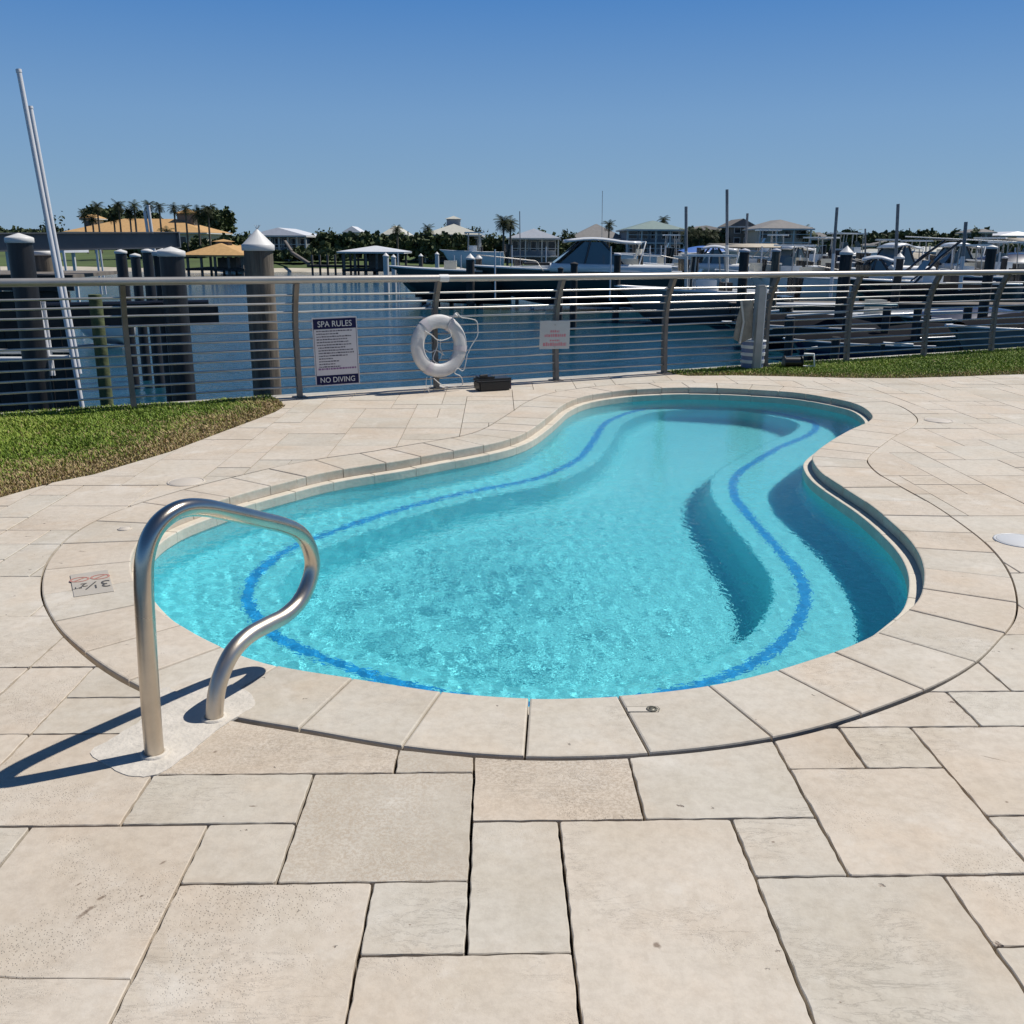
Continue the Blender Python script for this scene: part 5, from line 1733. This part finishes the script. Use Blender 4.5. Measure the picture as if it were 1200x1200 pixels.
boat('small white boat with a raised point of deck right of the thick piling', 1015, 42, 4.3, 'cruiser', M_gel, PI - .3, .5, .9, 1.8, top=1.9)
boat('navy hulled boat behind the thick white capped piling', 985, 60, 5.0, 'cc', M_navyh, .6, 1.4, .9, 2.1)
boat('black arch wakeboard boat with long white outrigger', 1085, 38, 6.6, 'arch', M_black_h, PI, .65, .85, 2.3)
boat('navy hulled console boat beside the greenish pole at the right', 1126, 43, 5.4, 'cc', M_navyh, PI - .2, .7, .9, 2.2)
boat('white boat behind the right hand capped piling', 1150, 52, 5.4, 'cc', M_gel, 2.6, 1.1, .9, 2.1)
boat('pale blue covered boat at the right end of the marina', 1190, 48, 5.0, 'covered', M_hgrey, PI, 1.2, .9, 2.1, canopy=M_navyh)
boat('grey hulled boat cut by the right picture edge behind the railing', 1222, 21.5, 4.6, 'covered', M_hgrey, PI + .25, .45, .62, 1.9)
boat('white skiff in the gap left of the green roofed house', 748, 62, 3.4, 'skiff', M_gel, 2.7, 1.4, .8, 1.6)
boat('cream boat beneath the grey hip roofed house', 893, 62, 5.0, 'cc', M_gelc, PI, 1.6, .9, 2.0)
boat('white boat beneath the domed tree', 1000, 68, 4.6, 'cc', M_gel, 0.2, 1.5, .9, 2.0)
boat('white boat before the pale shelter at the right', 1100, 64, 4.6, 'skiff', M_gel, PI, 1.5, .8, 1.9)
boat('small white dinghy seen under the grey beam at the left', 108, 27, 1.9, 'skiff', M_gel, PI - .3, .55, .30, .9, eng=0)
extra = [(905, 58, 4.2, 'cc', M_gel, 1.3, 'white console boat right behind the grey brown piling'), (938, 50, 3.8, 'skiff', M_gel, 1.0, 'white skiff right of the grey brown piling'),
         (968, 47, 4.0, 'skiff', M_gelc, .9, 'cream skiff tucked left of the thick capped piling'), (1032, 54, 4.4, 'cc', M_gel, 1.1, 'white console boat left of the tall dark tipped pole'),
         (1068, 58, 4.6, 'covered', M_hgrey, 1.2, 'grey covered boat right of the tall dark tipped pole'), (1140, 60, 4.4, 'skiff', M_gel, 1.3, 'white skiff below the dark blue block house'),
         (1172, 46, 4.2, 'cc', M_gel, .9, 'white console boat right of the right hand capped piling'), (1200, 62, 4.6, 'cc', M_gelc, 1.4, 'cream boat under the white villa at the right edge'),
         (845, 70, 4.4, 'skiff', M_gel, 1.6, 'white skiff far behind the tan canopy'), (782, 64, 3.6, 'cc', M_gel, 1.3, 'small white boat left of the tall grey pole'),
         (708, 66, 4.0, 'skiff', M_gel, 1.4, 'white skiff behind the cruiser stern'), (885, 44, 4.0, 'skiff', M_gel, .8, 'white skiff right under the tan canopy end'),
         (918, 52, 4.6, 'cruiser', M_gel, .8, 'white cabin boat above the curved railing post right of the grey post'), (944, 41, 4.2, 'skiff', M_gel, .75, 'white skiff low before the grey hip roofed house end'),
         (1040, 47, 4.4, 'cruiser', M_gel, .75, 'white cabin boat just left of the white capped piling by the tall pole'), (1066, 50, 4.4, 'cc', M_gel, 1.0, 'white console boat between the tall pole and the black arch'),
         (1108, 50, 4.8, 'cruiser', M_gel, .9, 'white cabin boat seen under the outrigger'), (1133, 47, 4.0, 'skiff', M_gelc, .8, 'cream skiff at the foot of the greenish pole'),
         (1185, 54, 4.6, 'pontoon', M_gel, 1.0, 'white canopied boat right of the right hand capped piling'), (795, 52, 3.8, 'skiff', M_gel, .7, 'white skiff at the foot of the grey pole by the tarpaulin')]
er = random.Random(3)
for px, D, L_, stl, hm, z_, lab in extra:
    boat(lab, px, D, L_, stl, hm, PI + er.uniform(-.6, .6), z_, er.uniform(.75, .95), 1.9, eng=er.choice((1, 2)), canopy=M_tan if stl == 'covered' else None)
# low craft on the right; black hulls and covers put the shade in colour
boat('long covered boat right behind the grey post, coloured black for shade', 945, 27.5, 4.6, 'covered', M_black_h, PI, .0, .62, 1.9)
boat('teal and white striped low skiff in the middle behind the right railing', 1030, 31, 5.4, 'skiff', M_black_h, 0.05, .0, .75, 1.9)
boat('covered jet boat nearest the right lawn, coloured dark for shade', 1010, 24.5, 3.6, 'covered', M_navyh, PI - .1, .0, .45, 1.5)
boat('boat with pale gunwale right of the nearest jet boat, coloured dark for shade', 1095, 25.5, 3.8, 'covered', M_black_h, .1, .0, .55, 1.7)
boat('covered runabout under the far right railing, coloured dark for shade', 1150, 29, 4.6, 'covered', M_black_h, PI, .0, .7, 1.9, canopy=M_navyh)

# paddle board lying across two boats' dock
def dock(label, px0, px1, D, z, depth=1.6, fascia=.35, m=None, planks=True, posts=6):
    a, b_ = P(px0, 320, D), P(px1, 320, D)
    t = thing('timber_dock', label, 'dock', (a.x, D, BAY)); L_ = b_.x - a.x; h = z - BAY
    obj('deck_boards', MB().box(0, L_, 0, depth, h - .06, h), m or M_wood, t)
    obj('fascia', MB().box(.0, L_, -.05, -.003, h - fascia, h - .01), M_woodd, t)
    obj('stringer', MB().box(.1, L_ - .1, depth * .5 - .1, depth * .5 + .1, h - .4, h - .065), M_woodd, t)
    for k in range(posts):
        x = L_ * (k + .5) / posts
        obj('support', MB().tube([(x, depth * .5, -1.8), (x, depth * .5, h - .07)], .12, 8), M_piled, t)
    return t
dock('long marina dock behind the cruiser and canopy boats', 480, 1260, 52, -.20, 1.8, .4)
dock('marina dock behind the low dark boats at the right', 860, 1260, 34, -.45, 1.6, .5, posts=8)
dock('short dark dock below the teal boat bow', 486, 536, 46, -.45, 1.6, .5, posts=3)
dock('dock finger at the far end of the marina', 760, 1240, 72, -.05, 1.6, .4, posts=9)
q = P(892, 357, 30)
pbd = thing('paddle_board', 'white and teal paddle board on the dock behind the right railing', 'paddle board', tuple(q), 0)
Lb = P(1010, 357, 30).x - q.x
def board(x0, x1, m, nm):
    mbx = MB(); vs = []
    for k in range(9):
        u = (x0 + (x1 - x0) * k / 8) / (Lb * 1.35); w_ = .34 * max(.05, math.sin(PI * min(.97, max(.03, u)))) ** .5
        xx = x0 + (x1 - x0) * k / 8
        vs += [(xx, -w_, 0), (xx, 0, .07), (xx, w_, 0), (xx, 0, -.05)]
    mbx.add(vs, [(i * 4 + j, i * 4 + (j + 1) % 4, i * 4 + 4 + (j + 1) % 4, i * 4 + 4 + j) for i in range(8) for j in range(4)], True)
    obj(nm, mbx, m, pbd)
board(0, Lb, M_gel, 'nose'); board(Lb, Lb * 1.35, mat('teal_board', (.02, .17, .22), .4), 'tail')

# ------------------------------------------------------------------ lift and dock at the left
M_beam = mat('galvanised_beam', (.13, .135, .145), .5, .3, var=.12, vscale=2)
a, b_ = P(-70, 273, 12.6), P(205, 271.5, 15.2)
t = thing('lift_beam', 'wide grey steel lift beam carried across the left pilings', 'lift beam', (a.x, a.y, a.z))
d = (b_ - a); L_ = d.length; yw = math.atan2(d.y, d.x); t.rotation_euler = (0, -math.asin(d.z / L_), yw)
obj('web', MB().box(0, L_, -.05, .05, -.225, -.02), M_beam, t)
obj('top_flange', MB().box(0, L_, -.11, .11, -.018, 0), M_beam, t)
obj('bottom_flange', MB().box(0, L_, -.11, .11, -.245, -.227), M_beam, t)
obj('end_plate', MB().box(L_ + .002, L_ + .02, -.10, .10, -.24, .0), mat('pale_galvanised', (.26, .27, .28), .45, .3), t)
a, b_ = P(-70, 366, 11.9), P(255, 366, 13.4)
t = thing('lift_beam', 'lower dark timber beam of the lift just above the water at the left', 'lift beam', (a.x, a.y, a.z))
d = b_ - a; t.rotation_euler = (0, 0, math.atan2(d.y, d.x))
obj('web', MB().box(0, d.length, -.06, .06, -.24, -.0), M_woodd, t)
obj('pipe', MB().tube([(1.0, -.02, .06), (d.length - .12, -.02, .06)], .035, 8), M_black_h, t)
# dock, with dark planks added in place of the shade underneath
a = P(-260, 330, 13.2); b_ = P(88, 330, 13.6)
t = thing('timber_dock', 'timber dock at the far left with dark planks added for the shade beneath', 'dock', (a.x, a.y, BAY))
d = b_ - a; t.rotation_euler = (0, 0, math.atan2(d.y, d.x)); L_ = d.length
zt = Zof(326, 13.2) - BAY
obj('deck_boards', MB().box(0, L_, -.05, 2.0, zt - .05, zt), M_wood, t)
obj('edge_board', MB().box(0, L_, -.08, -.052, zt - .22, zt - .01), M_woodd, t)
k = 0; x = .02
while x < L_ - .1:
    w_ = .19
    obj('shade_plank', MB().box(x, x + w_ - .015, .0 + random.uniform(-.008, .008), .04, -2.0, zt - .23), M_woodd, t); x += w_
a = P(70, 345, 15.5)
for (px0, px1, y0, y1, D, lab) in [(-10, 28, 409, 415, 11.6, 'upper white rail of the lift bunk at the far left'), (-10, 30, 418, 424, 11.5, 'lower white rail of the lift bunk at the far left'),
                                   (57, 83, 408, 413, 11.5, 'short upper white cross rail between the guide poles'), (58, 81, 416, 421, 11.4, 'short lower white cross rail between the guide poles')]:
    p0, p1 = P(px0, (y0 + y1) / 2, D), P(px1, (y0 + y1) / 2, D); h = (y1 - y0) / 2 * D / FPX
    t = thing('lift_rail', lab, 'lift rail', tuple(p0)); obj('rail', MB().tube([(0, 0, 0), p1 - p0], h, 8), M_white, t)
    obj('end_cap', MB().tube([p1 - p0, (p1 - p0) * 1.02], h * 1.1, 8), M_white, t)
for (x0, x1, y, D, lab) in [(38, 90, 293, 36, 'thin white boat lift roof left under the grey beam'), (-10, 12, 290, 38, 'sliver of white boat lift roof at the left edge')]:
    p0, p1 = P(x0, y, D), P(x1, y, D)
    t = thing('lift_canopy', lab, 'boat canopy', (p0.x, D, BAY)); w_ = p1.x - p0.x; zz = p0.z - BAY
    obj('roof', MB().box(0, w_, -1, 1, zz - .08, zz + .04), M_wroof, t)
    for x in (.15, w_ - .15):
        obj('post', MB().box(x - .05, x + .05, -.05, .05, -1, zz - .085), M_wwall, t)

# ------------------------------------------------------------------ post, leaning canvas, bin and valve at the right lawn
M_gpost = mat('galvanised_post', (.36, .36, .34), .5, .3, var=.15, vscale=5)
fp = fline(s_of(884), -.22); D_ = fp.y
b0 = Vector((P(884.5, 430, D_).x, D_, 0))
t = thing('utility_post', 'upright square grey metal post on the lawn at the railing', 'post', tuple(b0), .3)
hh = Zof(334, D_, 885)
obj('shaft', MB().box(-.045, .045, -.05, .05, -.02, hh - .012), M_gpost, t)
obj('top_plate', MB().box(-.052, .052, -.057, .057, hh - .01, hh), M_gpost, t)
obj('edge_strip', MB().box(.047, .058, -.05, .03, .0, hh - .03), M_white, t)
cp = [P(870, 352, D_ - .05), P(882, 352, D_ - .05), P(880, 396, D_ - .03), P(868, 402, D_ - .16), P(859, 397, D_ - .18), P(864, 372, D_ - .12)]
t = thing('folded_canvas', 'soiled beige canvas flap hanging against the left side of the grey post', 'canvas', tuple(cp[3]))
cc_ = [p - cp[3] for p in cp]; nv_ = Vector((.02, .03, 0))
obj('cloth', MB().add(cc_ + [c + nv_ for c in cc_], [tuple(range(6)), tuple(range(11, 5, -1))] + [(i, (i + 1) % 6, (i + 1) % 6 + 6, i + 6) for i in range(6)]), mat('soiled_canvas', (.30, .27, .21), .9, var=.3, vscale=7), t)
obj('hem', MB().tube([cc_[0] - nv_, (cc_[0] + cc_[3]) / 2 + Vector((.02, -.02, 0)), cc_[3] - nv_], .014, 6), M_gelc, t)
bq = P(881, 431, D_ + .12)
t = thing('storage_bin', 'small blue and white striped round bin at the foot of the grey post', 'bin', (bq.x, bq.y, 0))
obj('body', MB().lathe([(.135, .0), (.145, .33)], n=20), mat('pale_blue_plastic', (.16, .20, .32), .5, var=.1), t)
for z_ in (.07, .16, .25):
    obj('stripe', MB().lathe([(.143 + z_ * .02, z_), (.147 + z_ * .02, z_ + .04)], n=20), M_white, t)
obj('lid', MB().lathe([(.15, .332), (.15, .35), (.01, .37)], n=20), M_white, t)
bq = P(932, 431, fline(s_of(930), -.35).y)
t = thing('hose_reel', 'black hose reel with white bracket low on the grass right of the post', 'hose reel', (bq.x, bq.y, 0))
obj('drum', MB().tube([(-.14, 0, .07), (.06, 0, .07)], .065, 14), M_blk, t)
obj('flange', MB().tube([(-.155, 0, .07), (-.142, 0, .07)], .085, 14), M_blk, t)
obj('flange', MB().tube([(.062, 0, .07), (.075, 0, .07)], .085, 14), M_blk, t)
obj('bracket', MB().tube([(.08, 0, .02), (.24, 0, .02), (.22, .02, .17), (.10, .02, .17)], .014, 6), M_white, t)

# white bunk rails and dark lift posts of the low lifts behind the right-hand railing
for (x0, x1, y0, y1, D, lab) in [(893, 913, 366, 364, 24, 'short white bunk rail just right of the grey post, upper'), (897, 905, 386, 385, 22, 'short white bunk rail right of the grey post, lower'),
      (922, 1030, 370, 363, 26, 'long thin white bunk rail above the jet boat'), (990, 1031, 372, 369, 25, 'bright bunk rail left of the middle dark lift post'),
      (1078, 1115, 377, 374, 23, 'white bunk rail below the paddle board tail'), (1090, 1128, 366, 365, 27, 'white bunk rail right of the paddle board tail'),
      (1137, 1146, 386, 386, 22, 'short white bunk rail beside the right dark lift post'), (1035, 1070, 402, 404, 21.5, 'low white bunk rail above the right lawn'),
      (945, 958, 409, 407, 21, 'short bright bunk rail near the hose reel'), (1155, 1187, 398, 397, 21.5, 'white bunk rail under the right end of the railing')]:
    p0, p1 = P(x0, y0, D), P(x1, y1, D)
    t = thing('bunk_rail', lab, 'bunk rail', tuple(p0), 0, 'white bunk rails behind the right railing')
    obj('rail', MB().tube([(0, 0, 0), p1 - p0], .028, 8), M_white, t)
    obj('bracket', MB().box(-.04, .04, -.03, .03, -.45, -.02), M_piled, t)
for (px, yt, D, lab) in [(1040, 360, 24.5, 'dark lift post in the middle of the right railing'), (1076, 362, 24, 'dark lift post right of the middle one'), (1135, 360, 23.5, 'dark lift post at the right under the capped piling'),
      (927, 372, 23, 'dark lift post above the hose reel'), (980, 395, 22, 'short dark lift post left of the jet boat bow'), (1154, 378, 23, 'short dark lift post at the far right')]:
    piling(lab, px, yt, D, .10, M_piled, None, name='lift_post')
